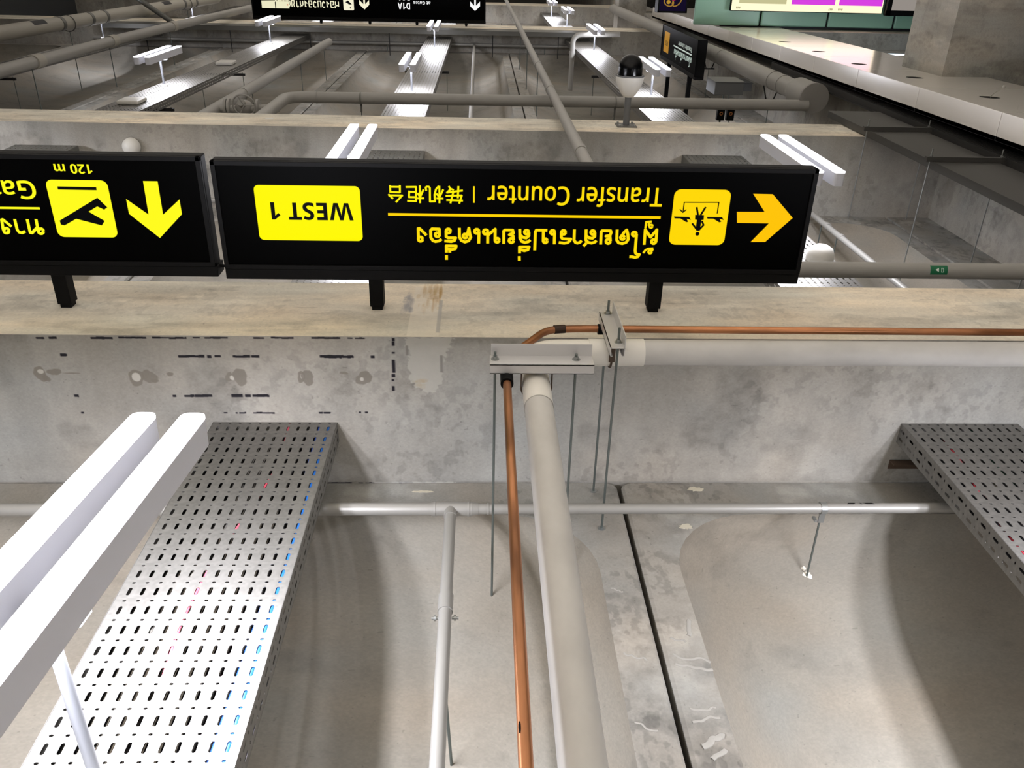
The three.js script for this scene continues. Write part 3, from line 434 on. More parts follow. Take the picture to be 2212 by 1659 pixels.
// ---------- pipes of the second and third bays ----------
const coupling = (a, b, r) => cyl(a, b, r, 24);
{
  const t = thing('grey_pipe', 'long grey pipe running under the camera beam and turning behind the transfer sign', 'pipe'), y = 3.14;
  part('long_run', tube([V(0.75, 3.12, 31), V(0.855, y, 5.1), V(0.87, 3.335, 4.8), V(1.1, 3.338, 4.8), V(4.69, 3.338, 4.8)], 0.05, 0.14, 12, 24), M.paint, t);
  for (const z of [5.9, 7.1, 10.4, 12.6, 15.8, 19]) { const x = 0.75 + (31 - z) / 25.9 * 0.105; part('coupling', [coupling(V(x, y - 0.002, z - 0.07), V(x, y - 0.002, z + 0.07), 0.057)], M.paint, t); }
  const [c, x] = canvas(128, 64); x.fillStyle = '#0f6a45'; x.fillRect(0, 0, 128, 64); x.fillStyle = '#e8efe9'; x.beginPath(); x.moveTo(92, 32); x.lineTo(66, 18); x.lineTo(66, 46); x.fill(); x.strokeStyle = '#cfe0d6'; x.lineWidth = 4; x.strokeRect(32, 18, 14, 26); x.beginPath(); x.moveTo(40, 44); x.lineTo(46, 30); x.stroke();
  const g = new THREE.PlaneGeometry(1, 1, 2, 12), p = g.attributes.position;
  for (let i = 0; i < p.count; i++) { const u = 0.5 - p.getX(i), a = (p.getY(i) + 0.5) * 1.15 + 0.55; p.setXYZ(i, 2.765 + u * 0.108, 3.338 - 0.0507 * Math.cos(a), 4.8 - 0.0507 * Math.sin(a)); }
  g.computeVertexNormals(); part('sticker', g, std(0xffffff, 0.5, 0, { map: canvasTexture(c) }), t, 'green sticker with white arrow');
}
function hangerRods(t, list, r = 0.006) { for (const [x, y, z] of list) part('hanger_rod', cyl(V(x, y, z), V(x, ceilingY(x, z) + 0.02, z), r, 8), M.rod, t); }
function pearHook(t, x, y, z, r) { part('hook', [new THREE.TorusGeometry(r + 0.012, 0.006, 6, 20).rotateY(Math.PI / 2).translate(x, y + 0.01, z), rbox(x - 0.012, x + 0.012, y + r, y + r + 0.1, z - 0.01, z + 0.01, 0.003)], M.galvDark, t); }
{
  const t = thing('sprinkler_pipe', 'thin silver sprinkler pipe running past the white dome in the second bay', 'pipe');
  part('long_run', cyl(V(3.3, 3.9, 4.24), V(3.27, 3.9, 8.43), 0.026, 20), M.sprink, t); part('cross_run', cyl(V(-9.5, 3.89, 8.12), V(3.27, 3.89, 8.12), 0.026, 20), M.sprink, t);
  for (const z of [7.2, 7.55, 5.4]) { part('coupling', coupling(V(3.283, 3.9, z - 0.03), V(3.283, 3.9, z + 0.03), 0.032), M.sprink, t); } hangerRods(t, [[3.285, 3.88, 7.3], [3.29, 3.88, 7.7], [3.3, 3.88, 5.2]]);
}
{
  const t = thing('grey_pipe', 'grey cross pipe with elbow running behind the camera beam into the capped duct', 'pipe'), y = 3.37, z = 11;
  part('pipe_run', tube([V(-2.42, y, 9.08), V(-2.42, y, z), V(4.2, y - 0.005, z)], 0.069, 0.26, 14, 24), M.paint, t);
  for (const x of [-1.5, 1.72]) pearHook(t, x, y, z, 0.069); hangerRods(t, [[-1.5, y + 0.1, z], [1.72, y + 0.1, z]]);
  for (const x of [-2.05, 0.9]) part('coupling', coupling(V(x - 0.01, y, z), V(x + 0.01, y, z), 0.073), M.paint, t);
}
{
  const t = thing('round_duct', 'thick grey pipe ending in a wide flat cap below the white bulkhead', 'pipe'), a = V(4.267, 3.273, 11), d = V(-0.02, 0.0, 1);
  const at = (k) => a.clone().addScaledVector(d, k);
  part('long_run', cyl(at(0.6), at(16), 0.125, 32), M.paint, t); part('end_section', cyl(at(0.02), at(0.55), 0.178, 36), M.paint, t); part('reducer', cyl(at(0.55), at(0.72), 0.178, 36, 0.128), M.paint, t);
  part('cap', cyl(at(-0.02), at(0.02), 0.188, 36), std(0x8d8a86, 0.6), t, 'flat round end cap');
  for (const k of [1.1, 1.5, 4.2, 8]) part('band', cyl(at(k), at(k + 0.03), 0.133, 32), M.paint, t);
  for (const k of [1.6, 5]) { const p = at(k); part('saddle', [cyl(V(p.x - 0.12, p.y + 0.08, p.z), V(p.x - 0.05, p.y + 0.28, p.z), 0.01, 6), cyl(V(p.x + 0.12, p.y + 0.08, p.z), V(p.x + 0.05, p.y + 0.28, p.z), 0.01, 6), box(p.x - 0.1, p.x + 0.1, p.y + 0.27, p.y + 0.29, p.z - 0.03, p.z + 0.03)], M.dark, t); }
  hangerRods(t, [[at(1.6).x, 3.54, 12.6], [at(5).x, 3.54, 16]]);
}
{
  const t = thing('grey_pipe', 'grey pipe with flanges and a handwheel valve behind the camera beam', 'pipe'), y = 3.45;
  part('long_run', tube([V(-3.2, y, 9.1), V(-3.05, y, 18.2)], 0.072, 0.1, 8, 24), M.paint, t);
  for (const z of [11.7, 13.6]) part('coupling', coupling(V(-3.15, y, z - 0.02), V(-3.15, y, z + 0.02), 0.077), M.paint, t);
  const v = new THREE.Group(); v.name = 'gate_valve'; t.add(v); const vx = -2.83, vy = 3.42, vz = 10.5;
  part('stub', cyl(V(-3.16, 3.45, vz), V(-2.42, vy, vz), 0.045, 20), M.paint, v);
  part('flange', [cyl(V(-3.06, vy, vz), V(-3.03, vy, vz), 0.1, 24), cyl(V(-3.02, vy, vz), V(-2.99, vy, vz), 0.1, 24), cyl(V(-2.68, vy, vz), V(-2.65, vy, vz), 0.1, 24)], M.paint, v);
  part('body', [new THREE.SphereGeometry(0.09, 20, 14).scale(1.2, 1, 1).translate(vx, vy, vz), cyl(V(vx, vy, vz), V(vx, vy - 0.08, vz - 0.12), 0.045, 16)], M.paint, v);
  part('handwheel', [new THREE.TorusGeometry(0.13, 0.01, 8, 32).rotateX(0.25).translate(vx + 0.04, vy - 0.05, vz - 0.15), ...[0, 1, 2].map((k) => { const a = k * 2.094, p = V(vx + 0.04, vy - 0.05, vz - 0.15); return cyl(p, p.clone().add(V(0.13 * Math.cos(a), 0.13 * Math.sin(a), 0)), 0.006, 6); })], M.paint, v, 'round handwheel');
  pearHook(t, -3.1, y, 15.4, 0.072); hangerRods(t, [[-3.1, y + 0.1, 15.4], [-3.06, y, 17.6], [-3.18, y, 12.3]]);
}
{
  const t = thing('grey_pipe', 'grey pipe with pale couplings on thin rods across the far corner', 'pipe'), y = 3.3;
  part('long_run', tube([V(-6.55, y, 9.1), V(-6.52, y, 17), V(-6.1, y, 25)], 0.085, 1, 12, 24), M.paint, t);
  for (const z of [13.3, 16.15, 19.1]) part('coupling', coupling(V(-6.53 + Math.max(0, z - 17) * 0.052, y, z - 0.12), V(-6.53 + Math.max(0, z - 17) * 0.052, y, z + 0.12), 0.1), M.cream, t, 'pale coupling');
  hangerRods(t, [[-6.55, y, 13.15], [-6.56, y, 16.05], [-6.45, y, 18.95]], 0.008);
}
{
  const t = thing('insulated_pipe', 'thick pipe with stencilled bands hanging in wire stirrups in the dark corner', 'pipe'), a = V(-8.75, 3.23, 14), b = V(-7.7, 3.23, 27), at = (k) => a.clone().lerp(b, k);
  part('long_run', cyl(a, b, 0.13, 28), M.cream, t);
  for (const k of [0.33, 0.42, 0.47, 0.8, 0.86]) part('band', cyl(at(k), at(k + 0.008), 0.139, 28), M.galvDark, t);
  for (const k of [0.27, 0.72]) { const p = at(k), q = at(k + 0.035); part('stencil_mark', [new THREE.CylinderGeometry(0.131, 0.131, p.distanceTo(q), 12, 1, true, 0.3, 0.9).applyQuaternion(new THREE.Quaternion().setFromUnitVectors(V(0, 1, 0), b.clone().sub(a).normalize())).translate(p.x, p.y, p.z)], M.dark, t); }
  for (const k of [0.36, 0.83]) { const p = at(k); part('stirrup', [new THREE.TorusGeometry(0.15, 0.01, 6, 24).translate(p.x, p.y + 0.02, p.z)], M.galvDark, t); part('hanger_rod', cyl(V(p.x, p.y + 0.17, p.z), V(p.x, ceilingY(p.x, p.z) + 0.02, p.z), 0.008, 8), M.rod, t); }
}
{
  const t = thing('sprinkler_pipe', 'pale sprinkler pipe along the foot of the gate sign beam', 'pipe'), y = 3.86, z = 22.2;
  part('cross_run', cyl(V(-9.4, y, z), V(2.9, y, z), 0.04, 16), M.sprink, t); part('branch', tube([V(-0.15, y, z), V(-0.13, 3.93, 9.08)], 0.035, 0.1, 6, 16), M.sprink, t);
  part('tee', cyl(V(-0.24, y, z), V(-0.06, y, z), 0.05, 16), M.sprink, t); hangerRods(t, [[-5.5, y, z], [-2.3, y, z], [1.6, y, z]], 0.01);
}
{
  const t = thing('grey_pipe', 'grey pipe dropping from the vault and bending sideways beside the dome camera', 'pipe');
  part('pipe_run', tube([V(2.05, ceilingY(2.05, 19.9), 19.9), V(2.06, 3.37, 19.9), V(3.1, 3.35, 19.9)], 0.055, 0.2, 10, 16), M.paint, t); part('coupling', coupling(V(2.055, 3.72, 19.9), V(2.055, 3.86, 19.9), 0.066), M.paint, t);
}
for (const [x, z, y] of [[0.9, 13.8, 3.15], [0.87, 16.5, 3.15], [0.86, 19.3, 3.15]]) solo('hanger_rod', 'thin dark rod beside the joint strip above the long grey pipe', 'rod', cyl(V(x, y, z), V(x, YC + 0.02, z), 0.008, 8), M.rod, 'rods beside the joint strip');

// black rail and crossing tray in front of the gate sign beam
{ const t = thing('cable_ladder', 'dark metal cable ladder running along the gate sign beam', 'cable tray'); part('tray_plate', box(-9, 3.2, 3.5, 3.51, 21.8, 22.3), M.galvDark, t); part('side_flange', box(-9, 3.2, 3.5, 3.6, 21.79, 21.8), M.galvDark, t); part('side_flange', box(-9, 3.2, 3.5, 3.6, 22.3, 22.31), M.galvDark, t); for (const x of [-8, -6, -4.1, -2.2, 0.3, 1.9]) part('hanger_rod', [cyl(V(x, 3.5, 21.82), V(x, 4.1, 21.82), 0.012, 6)], M.dark, t);
  part('sloping_section', [cyl(V(-7.3, 3.5, 21.9), V(-8.1, 2.95, 21.9), 0.06, 4)], M.galvDark, t, 'sloping end section'); }

// ---------- dome camera, detectors ----------
{
  const t = thing('dome_camera', 'white and black dome camera on a short grey post under a beam', 'camera'); t.position.set(1.495, YB, 8.75);
  part('base_plate', [box(-0.1, 0.1, -0.012, 0, -0.1, 0.1)], M.galvDark, t); for (const [x, z] of [[-0.075, -0.075], [0.075, -0.075], [-0.075, 0.075], [0.075, 0.075]]) part('bolt', hex(0.012, 0.02).translate(x, -0.018, z), M.zinc, t);
  part('post', cyl(V(0, -0.01, 0), V(0, -0.31, 0), 0.033, 20), M.greyBox, t);
  part('housing', new THREE.LatheGeometry([[0.0001, -0.28], [0.05, -0.285], [0.075, -0.315], [0.11, -0.37], [0.135, -0.43], [0.142, -0.475], [0.142, -0.49], [0.0001, -0.49]].map(([r, y]) => new THREE.Vector2(r, y)), 36), M.white, t, 'white bowl shaped housing');
  part('ring', new THREE.TorusGeometry(0.137, 0.008, 8, 36).rotateX(Math.PI / 2).translate(0, -0.488, 0), M.greyBox, t);
  part('dome', new THREE.LatheGeometry([[0.118, -0.488], [0.12, -0.56], [0.113, -0.61], [0.092, -0.65], [0.06, -0.675], [0.025, -0.687], [0.0001, -0.69]].map(([r, y]) => new THREE.Vector2(r, y)), 36), new THREE.MeshPhysicalMaterial({ color: 0x040405, roughness: 0.18, specularIntensity: 0.5 }), t, 'glossy black dome');
}
function detector(x, y, z, label, box2, side) {
  const t = thing(box2 ? 'ceiling_box' : 'dome_detector', label, box2 ? 'box' : 'detector', undefined); t.position.set(x, y, z); if (side) t.rotation.x = Math.PI / 2;
  if (box2) { part('cover', new RoundedBoxGeometry(0.3, 0.055, 0.36, 3, 0.02).translate(0, -0.03, 0), M.white, t); part('rim', box(-0.13, 0.13, -0.004, 0, -0.16, 0.16), M.greyBox, t); } else { if (side) t.scale.setScalar(0.8); part('dome', new THREE.LatheGeometry([[0.0001, -0.125], [0.05, -0.118], [0.085, -0.095], [0.1, -0.06], [0.103, -0.03]].map(([r, yy]) => new THREE.Vector2(r, yy)), 28), M.white, t); part('base', new THREE.CylinderGeometry(0.103, 0.103, 0.03, 28).translate(0, -0.015, 0), M.white, t); }
}
detector(2.6, YT, 6.0, 'white dome detector under the lit tray beside the transfer sign'); detector(-3.42, 3.45, 8.46, 'white dome detector on the camera beam above the left sign', false, true);
detector(-4.86, YT, 12.3, 'white flat box beside a light stem under the slotted tray', true); detector(-4.68, YT, 16.5, 'white flat box midway between two light stems under the slotted tray', true);
solo('paper_label', 'small white paper label stuck under the camera beam', 'label', box(-2.18, -2.1, YB - 0.002, YB, 8.8, 8.87), M.white);

// ---------- illuminated signs ----------
const INK = '#08080a';
function strokes(x, list, S, w) { x.lineWidth = w * S; x.lineJoin = 'round'; x.lineCap = 'butt'; for (const p of list) { x.beginPath(); for (let i = 0; i < p.length; i += 2) i ? x.lineTo(p[i] * S, p[i + 1] * S) : x.moveTo(p[0] * S, p[1] * S); x.stroke(); } }
function polys(x, list, S) { for (const p of list) { x.beginPath(); for (let i = 0; i < p.length; i += 2) i ? x.lineTo(p[i] * S, p[i + 1] * S) : x.moveTo(p[0] * S, p[1] * S); x.closePath(); x.fill(); } }
function fitText(x, str, x0, x1, base, cap, font, S) {   // millimetres: left, right, baseline, height of capitals
  x.save(); x.font = font + ' 100px sans-serif'; const m = x.measureText(str); x.translate(x0 * S, base * S); x.scale((x1 - x0) * S / m.width, cap * S / 71.4); x.textBaseline = 'alphabetic'; x.fillText(str, 0, 0); if (!font) { x.strokeStyle = x.fillStyle; x.lineWidth = 3; x.strokeText(str, 0, 0); } x.restore();
}
function roundRect(x, a, b, w, h, r) { x.beginPath(); x.moveTo(a + r, b); x.arcTo(a + w, b, a + w, b + h, r); x.arcTo(a + w, b + h, a, b + h, r); x.arcTo(a, b + h, a, b, r); x.arcTo(a, b, a + w, b, r); x.closePath(); x.fill(); }
function signMaterial(c, k = 1) { const t = canvasTexture(c); return new THREE.MeshPhysicalMaterial({ color: 0x101012, roughness: 0.5, specularIntensity: 0.06, map: t, emissive: 0xffffff, emissiveMap: t, emissiveIntensity: k }); }
function lightBox(label, x1, w, y0, y1, z, mat, posts, ceil, name = 'hanging_sign', opt = {}) {   // x1: end where the writing begins
  const t = thing(name, label, 'sign'), h = y1 - y0, d = opt.d ?? 0.08; t.position.set(x1 - w / 2, y0, z);
  part('case', rbox(-w / 2, w / 2, 0, h, 0.004, d, 0.006), M.black, t);
  const f = part('face_panel', new THREE.PlaneGeometry(w - 0.012, h - 0.012).rotateY(Math.PI).translate(0, h / 2, 0.002), mat, t, opt.face);
  const b = opt.frame ?? 0.022;
  part('frame', [rbox(-w / 2, w / 2, 0, b, -0.008, 0.02, 0.003), rbox(-w / 2, w / 2, h - b, h, -0.008, 0.02, 0.003), rbox(-w / 2, -w / 2 + b, 0, h, -0.008, 0.02, 0.003), rbox(w / 2 - b, w / 2, 0, h, -0.008, 0.02, 0.003)], M.black, t);
  part('top_rail', rbox(-w / 2 - 0.003, w / 2 + 0.003, h + 0.003, h + (opt.rail ?? 0.055), 0.005, Math.max(d, 0.11), 0.004), M.black, t);
  for (const px of posts) { part('post', [rbox(px - t.position.x - 0.034, px - t.position.x + 0.034, h + 0.04, ceil - y0 - 0.02, 0.03, 0.1, 0.003), rbox(px - t.position.x - 0.026, px - t.position.x + 0.026, ceil - y0 - 0.03, ceil - y0 + 0.002, 0.036, 0.094, 0.003)], M.black, t); }
  return t;
}
{
  const W = 2048, w = 2.787, S = W / w / 1000, H = Math.round(0.514 * W / w), [c, x] = canvas(W, H); x.fillStyle = '#000'; x.fillRect(0, 0, W, H);
  const mm = (a, b) => [(1.57 - a) * 1000, (3.01 - b) * 1000];
  x.fillStyle = '#ffc405'; polys(x, [[1.219, 2.701, 1.352, 2.7, 1.283, 2.612, 1.378, 2.613, 1.494, 2.729, 1.38, 2.852, 1.308, 2.853, 1.382, 2.758, 1.228, 2.757].flatMap((v, i, a) => i % 2 ? [] : mm(a[i], a[i + 1]))], S);
  x.fillStyle = '#ffd806'; roundRect(x, (1.57 - 1.18) * 1000 * S, (3.01 - 2.871) * 1000 * S, 270 * S, 276 * S, 32 * S);
  x.fillStyle = x.strokeStyle = INK; strokes(x, G_iconLine, S, 4.5); strokes(x, G_limb, S, 8.5); polys(x, G_poly, S); x.beginPath(); x.arc(G_head[0] * S, G_head[1] * S, 9.5 * S, 0, 7); x.fill();
  x.fillStyle = '#ffd200'; x.fillRect(712 * S, (3.01 - 2.742) * 1000 * S, 1290 * S, 14 * S);
  x.fillStyle = x.strokeStyle = '#ffdd08'; fitText(x, 'Transfer Counter', 714, 1538, (3.01 - 2.593) * 1000, 87, '', S); x.fillRect(1595 * S, (3.01 - 2.674) * 1000 * S, 8 * S, 80 * S);
  strokes(x, G_thai, S, 14.5); strokes(x, G_thaiSmall, S, 11); x.strokeStyle = '#fff000'; strokes(x, G_chinese, S, 9.5);
  x.fillStyle = '#fff800'; roundRect(x, (1.57 + 0.556) * 1000 * S, (3.01 - 2.87) * 1000 * S, 486 * S, 269 * S, 24 * S); x.fillStyle = INK; fitText(x, 'WEST 1', 2164, 2562, (3.01 - 2.683) * 1000, 84, 'bold', S);
  const t = lightBox('black hanging sign with yellow arrow, Transfer Counter lettering and a yellow WEST 1 box', 1.573, 2.79, 2.496, 3.01, 3.83, signMaterial(c), [-0.508, 0.878], YB);
  part('cable_link', cyl(V(-1.39, 0.523, 0.06), V(-1.44, 0.523, 0.06), 0.007, 8), M.black, t, 'thin black link to the next sign');
}
{
  const w = 1.64, W = 1400, S = W / w / 1000, H = Math.round(0.52 * 1000 * S), [c, x] = canvas(W, H), X = (a) => (-1.262 - a) * 1000, Y = (b) => (3.0 - b) * 1000; x.fillStyle = '#000'; x.fillRect(0, 0, W, H);
  x.fillStyle = x.strokeStyle = '#fffb1e';
  polys(x, [[-1.528, 2.591, -1.462, 2.591, -1.464, 2.75, -1.377, 2.675, -1.377, 2.747, -1.498, 2.866, -1.62, 2.748, -1.62, 2.676, -1.531, 2.75].flatMap((v, i, a) => i % 2 ? [] : [X(a[i]), Y(a[i + 1])])], S);
  roundRect(x, X(-1.69) * S, Y(2.866) * S, 277 * S, 276 * S, 30 * S); x.fillRect(X(-2.02) * S, Y(2.732) * S, 900 * S, 11 * S);
  fitText(x, '120 m', X(-1.742), X(-1.918), Y(2.518), 44, 'bold', S); fitText(x, 'Gate', X(-2.012), X(-2.29), Y(2.598), 82, '', S); strokes(x, G_leftThai, S, 14);
  x.fillStyle = INK; polys(x, G_leftPlane, S);
  lightBox('black hanging sign with yellow down arrow, aeroplane pictogram and 120 m', -1.259, 1.646, 2.48, 3.0, 3.83, signMaterial(c), [-2.03, -2.7], YB);
}
{ // gate sign far behind: white lettering
  const w = 5.8, W = 2048, S = W / w / 1000, h = 1.0, H = Math.round(h * 1000 * S), [c, x] = canvas(W, H); x.fillStyle = '#000'; x.fillRect(0, 0, W, H);
  // letters built from simple strokes on a unit grid (width, height)
  const TH = { h: [[0, .2, 0, 1], [0, .5, .3, .35, .5, .5, .5, 1], [.5, 0, .65, .15, .5, .3]], o: [[.1, .1, .5, .1, .55, .4, .55, 1, .1, 1, .1, .5, .3, .5]], g: [[.45, .1, .45, .9, .1, .6], [.3, .1, .45, .25]], r: [[.1, .15, .3, .05, .5, .2, .5, .75, .3, .95, .15, .8, .3, .7]], b: [[.05, .05, .05, 1, .5, 1, .5, .05]], s: [[.1, .4, .1, 1], [.1, .4, .3, .2, .5, .4, .5, 1], [.5, .2, .6, .05]], a: [[.1, .2, .25, .05, .4, .2, .4, 1]], y: [[.1, .05, .2, .4, .1, .6, .1, 1, .5, 1, .5, .05]], k: [[.05, 1, .05, .4, .15, .2, .3, .05, .5, .3, .5, 1]], n: [[.1, .05, .1, .8, .25, .95, .5, .7, .5, .05]] };
  x.strokeStyle = x.fillStyle = '#f6f2cf'; let px = 2.28; const line = (seq, x0, top, size) => { let q = x0; for (const ch of seq) { for (const p of TH[ch]) { x.beginPath(); for (let i = 0; i < p.length; i += 2) { const a = (q + p[i] * size) * 1000 * S, b = (top + p[i + 1] * size) * 1000 * S; i ? x.lineTo(a, b) : x.moveTo(a, b); } x.lineWidth = size * 170 * S; x.stroke(); } q += size * 0.72; } };
  // positions in metres from the upright left end, from the top
  x.fillStyle = '#ffffff'; const arrow = (ax, ay, k) => polys(x, [[-.035, .62, .035, .62, .035, .2, .2, .36, .2, .18, 0, 0, -.2, .18, -.2, .36, -.035, .2].map((v, i) => (i % 2 ? ay + v * k : ax + v * k) * 1000)], S);
  arrow(0.26, 0.24, 0.62); fitText(x, 'at Gates', 1370, 1800, 440, 75, 'bold', S); fitText(x, 'D1A', 1870, 2190, 395, 150, 'bold', S); fitText(x, 'D8A', 1870, 2190, 600, 150, 'bold', S); x.fillStyle = '#fbf6d8'; arrow(3.02, 0.22, 0.62);
  roundRect(x, 3280 * S, 195 * S, 260 * S, 300 * S, 30 * S); x.fillStyle = INK; polys(x, [[3330, 330, 3360, 360, 3420, 420, 3490, 380, 3450, 360, 3400, 330]], S); x.beginPath(); x.arc(3370 * S, 250 * S, 16 * S, 0, 7); x.fill();
  line('hogrbrogsaykabn', 3.66, 0.24, 0.15); x.fillStyle = '#f1edc9'; x.fillRect(3640 * S, 470 * S, 1250 * S, 22 * S); fitText(x, 'Airline Lounges', 3680, 4600, 620, 90, '', S);
  x.fillRect(4880 * S, 205 * S, 330 * S, 165 * S); x.fillRect(5230 * S, 205 * S, 330 * S, 165 * S); x.fillRect(4880 * S, 385 * S, 330 * S, 165 * S); x.fillRect(5230 * S, 385 * S, 330 * S, 165 * S); x.fillStyle = 'rgba(200,80,60,0.6)'; x.beginPath(); x.arc(4920 * S, 290 * S, 18 * S, 0, 7); x.fill();
  lightBox('long black sign with white gate letters and arrows under a distant beam', 0.13, w, 2.38, 3.38, 22.86, signMaterial(c, 0.95), [-0.36, -1.6, -2.78, -4.0, -5.2], 3.5, 'hanging_sign', { rail: 0.05, frame: 0.03 });
}
{ // side sign hung at right angles
  const w = 3.0, W = 700, S = W / w / 1000, H = Math.round(600 * S), [c, x] = canvas(W, H); x.fillStyle = '#000'; x.fillRect(0, 0, W, H);
  x.fillStyle = '#d9e6da'; x.fillRect(380 * S, 300 * S, 1500 * S, 26 * S); x.strokeStyle = '#dcefe2'; strokes(x, G_thai.map((p) => p.map((v, i) => i % 2 ? 135 + (v - 100) * 1.15 : 330 + (v - 700) * 1.25)), S, 17); fitText(x, 'Transfer Counter', 380, 1500, 430, 78, '', S);
  x.fillStyle = '#c08a2c'; x.fillRect(2300 * S, 110 * S, 480 * S, 390 * S); x.fillStyle = '#4a3a1c'; fitText(x, 'WEST', 2380, 2700, 330, 90, 'bold', S);
  const t = lightBox('dark sign with pale lettering and an amber box hung edge-on beside the bulkhead', 0, w, 2.95, 3.53, 0, signMaterial(c, 0.75), [-0.6, -2.4], 4.42, 'hanging_sign', { rail: 0.05, d: 0.16 });
  t.rotation.y = Math.PI / 2; t.position.set(3.6, 2.95, 16.2); 
}

// ---------- white bulkhead and what lies beyond it ----------
{
  const t = new THREE.Group(); t.name = 'ceiling_bulkhead'; t.userData = { label: 'white panelled ceiling bulkhead with round lamp holes in its glossy underside', category: 'bulkhead', kind: 'structure' }; scene.add(t);
  t.position.set(4.5, 2.8, 7.3); t.rotation.x = -0.0131;
  const cuts = [-5.5, -4.5, -3, -1.5, 0, 1.52, 3.07, 4.52, 5.95, 7.4, 8.9, 10.4, 11.9, 13.4, 14.9, 16.4], holes = [[0.4, 0.92], [0.35, 2.37], [0.24, 3.65], [0.3, 5.2], [0.3, 6.7], [0.3, 9.6], [0.38, -0.9], [0.38, -2.4]];
  for (let i = 0; i + 1 < cuts.length; i++) {
    const a = cuts[i] + 0.004, b = cuts[i + 1] - 0.004; part('fascia_panel', rbox(0, 0.02, 0.002, 0.238, a, b, 0.003), M.panel, t);
    const s = new THREE.Shape(); s.moveTo(0.004, a); s.lineTo(1.25, a); s.lineTo(1.25, b); s.lineTo(0.004, b); s.lineTo(0.004, a);
    for (const [hx, hz] of holes) if (hz > a + 0.1 && hz < b - 0.1) { const p = new THREE.Path(); p.absarc(hx, hz, 0.092, 0, Math.PI * 2, true); s.holes.push(p); }
    part('soffit_panel', new THREE.ExtrudeGeometry(s, { depth: 0.003, bevelEnabled: false, curveSegments: 28 }).rotateX(Math.PI / 2).translate(0, 0.003, 0), M.panel, t);
  }
  for (const [hx, hz] of holes) part('hole_shade_plug', new THREE.CylinderGeometry(0.094, 0.094, 0.16, 28, 1, false).translate(hx, 0.0835, hz), M.black, t);  // solid black plug right behind each opening paints the dark inside
  part('upper_board', box(0, 1.25, 0.2, 0.238, cuts[0], cuts[cuts.length - 1]), M.dark, t);
  part('loose_wire', tube([V(0.4, 0.1, 0.92), V(0.41, -0.02, 0.92), V(0.45, -0.06, 0.9), V(0.5, -0.1, 0.9)], 0.004, 0.03, 6, 6), M.cream, t, 'loose wire with a lamp holder'); part('lamp_holder', new THREE.SphereGeometry(0.016, 10, 8).translate(0.5, -0.1, 0.9), M.cream, t);
}
structure('concrete_column', metreUV(box(5.22, 6.6, 0, 4.3, 9.8, 10.8), 2.5), std(0xbcc0c6, 0.9, 0, { map: soffTex, bumpMap: grainTex, bumpScale: 0.002 }), 'square concrete column rising through the white bulkhead').userData.category = 'column';
const farColumn = structure('concrete_column_001', metreUV(box(3.95, 4.75, 0, 4.05, 26, 26.8), 2.5), M.face, 'distant concrete column beside the far lights'); farColumn.userData.category = 'column';
solo('glass_partition', 'clear glass pane hanging at the end joint of the white bulkhead', 'glass', box(4.62, 7.6, 1.2, 2.8, 7.29, 7.302), new THREE.MeshPhysicalMaterial({ color: 0xffffff, transmission: 1, roughness: 0.02, thickness: 0, ior: 1.5 }));
{ // back wall of the side hall: green panels over a lit advertising board
  const t = thing('glass_wall', 'row of sea green wall panels behind the advertising board', 'wall panels');
  const green = std(0x9fcbb3, 0.35);
  for (let k = -1; k < 5; k++) { const g = new RoundedBoxGeometry(1.27, 0.66, 0.06, 4, 0.03).translate(6 + (k - 0) * 1.3, 2.58, 17.2); part('wall_panel', g, green, t); }
  part('backing', box(4.6, 12.6, 1, 3.0, 17.24, 17.3), M.dark, t);
}
solo('concrete_lintel', 'concrete band with a pipe along it above the sea green panels', 'lintel', [metreUV(box(5.9, 12.5, 2.95, 3.5, 16.6, 17.16), 2.5), cyl(V(5.9, 3.3, 16.53), V(12.5, 3.3, 16.53), 0.07, 16)], M.face);
{
  const w = 2.9, W = 1024, S = W / w, h = 0.75, H = Math.round(h * S), [c, x] = canvas(W, H); x.fillStyle = '#fff6cf'; x.fillRect(0, 0, W, H);
  x.fillStyle = '#cf3fd8'; x.fillRect(0.02 * S, 0.13 * S, 0.83 * S, H); x.fillRect(0.93 * S, 0.13 * S, 0.83 * S, H); x.fillStyle = '#bdb88c'; x.fillRect(1.86 * S, 0.13 * S, 0.9 * S, H);
  x.fillStyle = '#8a855f'; x.font = 'bold ' + Math.round(0.05 * S) + 'px sans-serif'; x.fillText('A6A', 0.76 * S, 0.07 * S); x.fillText('A67', 0.95 * S, 0.07 * S); x.fillText('A68', 2.72 * S, 0.07 * S);
  lightBox('glowing cream board with magenta panels in front of the green wall', 7.6, w, 1.9, 2.64, 17.0, signMaterial(c, 1.1), [], 2.7, 'advertising_board', { frame: 0.008, rail: 0.004, d: 0.1 });
  const l = new THREE.RectAreaLight(0xfff2c8, 1.5, w, h); l.name = 'board_light'; l.position.set(6.15, 2.27, 16.985); l.rotation.y = 0; scene.add(l);
}
{ // strip lamp of the side hall, shining on the green panels
  const t = thing('strip_light', 'short cool white strip lamp beside the column in the side hall', 'light'); t.position.set(6.4, 2.95, 13);
  const head = new THREE.Group(); head.name = 'lamp_head'; head.rotation.x = -0.7; t.add(head);
  part('case', rbox(-0.5, 0.5, 0.03, 0.09, -0.05, 0.05, 0.008), M.white, head); part('lens', rbox(-0.49, 0.49, 0, 0.03, -0.045, 0.045, 0.008), glow(0xd8f0ff, 2.2), head, 'glowing lens');
  for (const x of [-0.4, 0.4]) part('hanger_rod', cyl(V(x, 0.06, 0), V(x, 1.36, 0), 0.006, 8), M.rod, t);
  const l = new THREE.RectAreaLight(0xe6f4ff, 170, 0.96, 0.09); l.name = 'strip_downlight'; l.position.set(0, -0.003, 0); l.rotation.x = -Math.PI / 2; head.add(l);
}
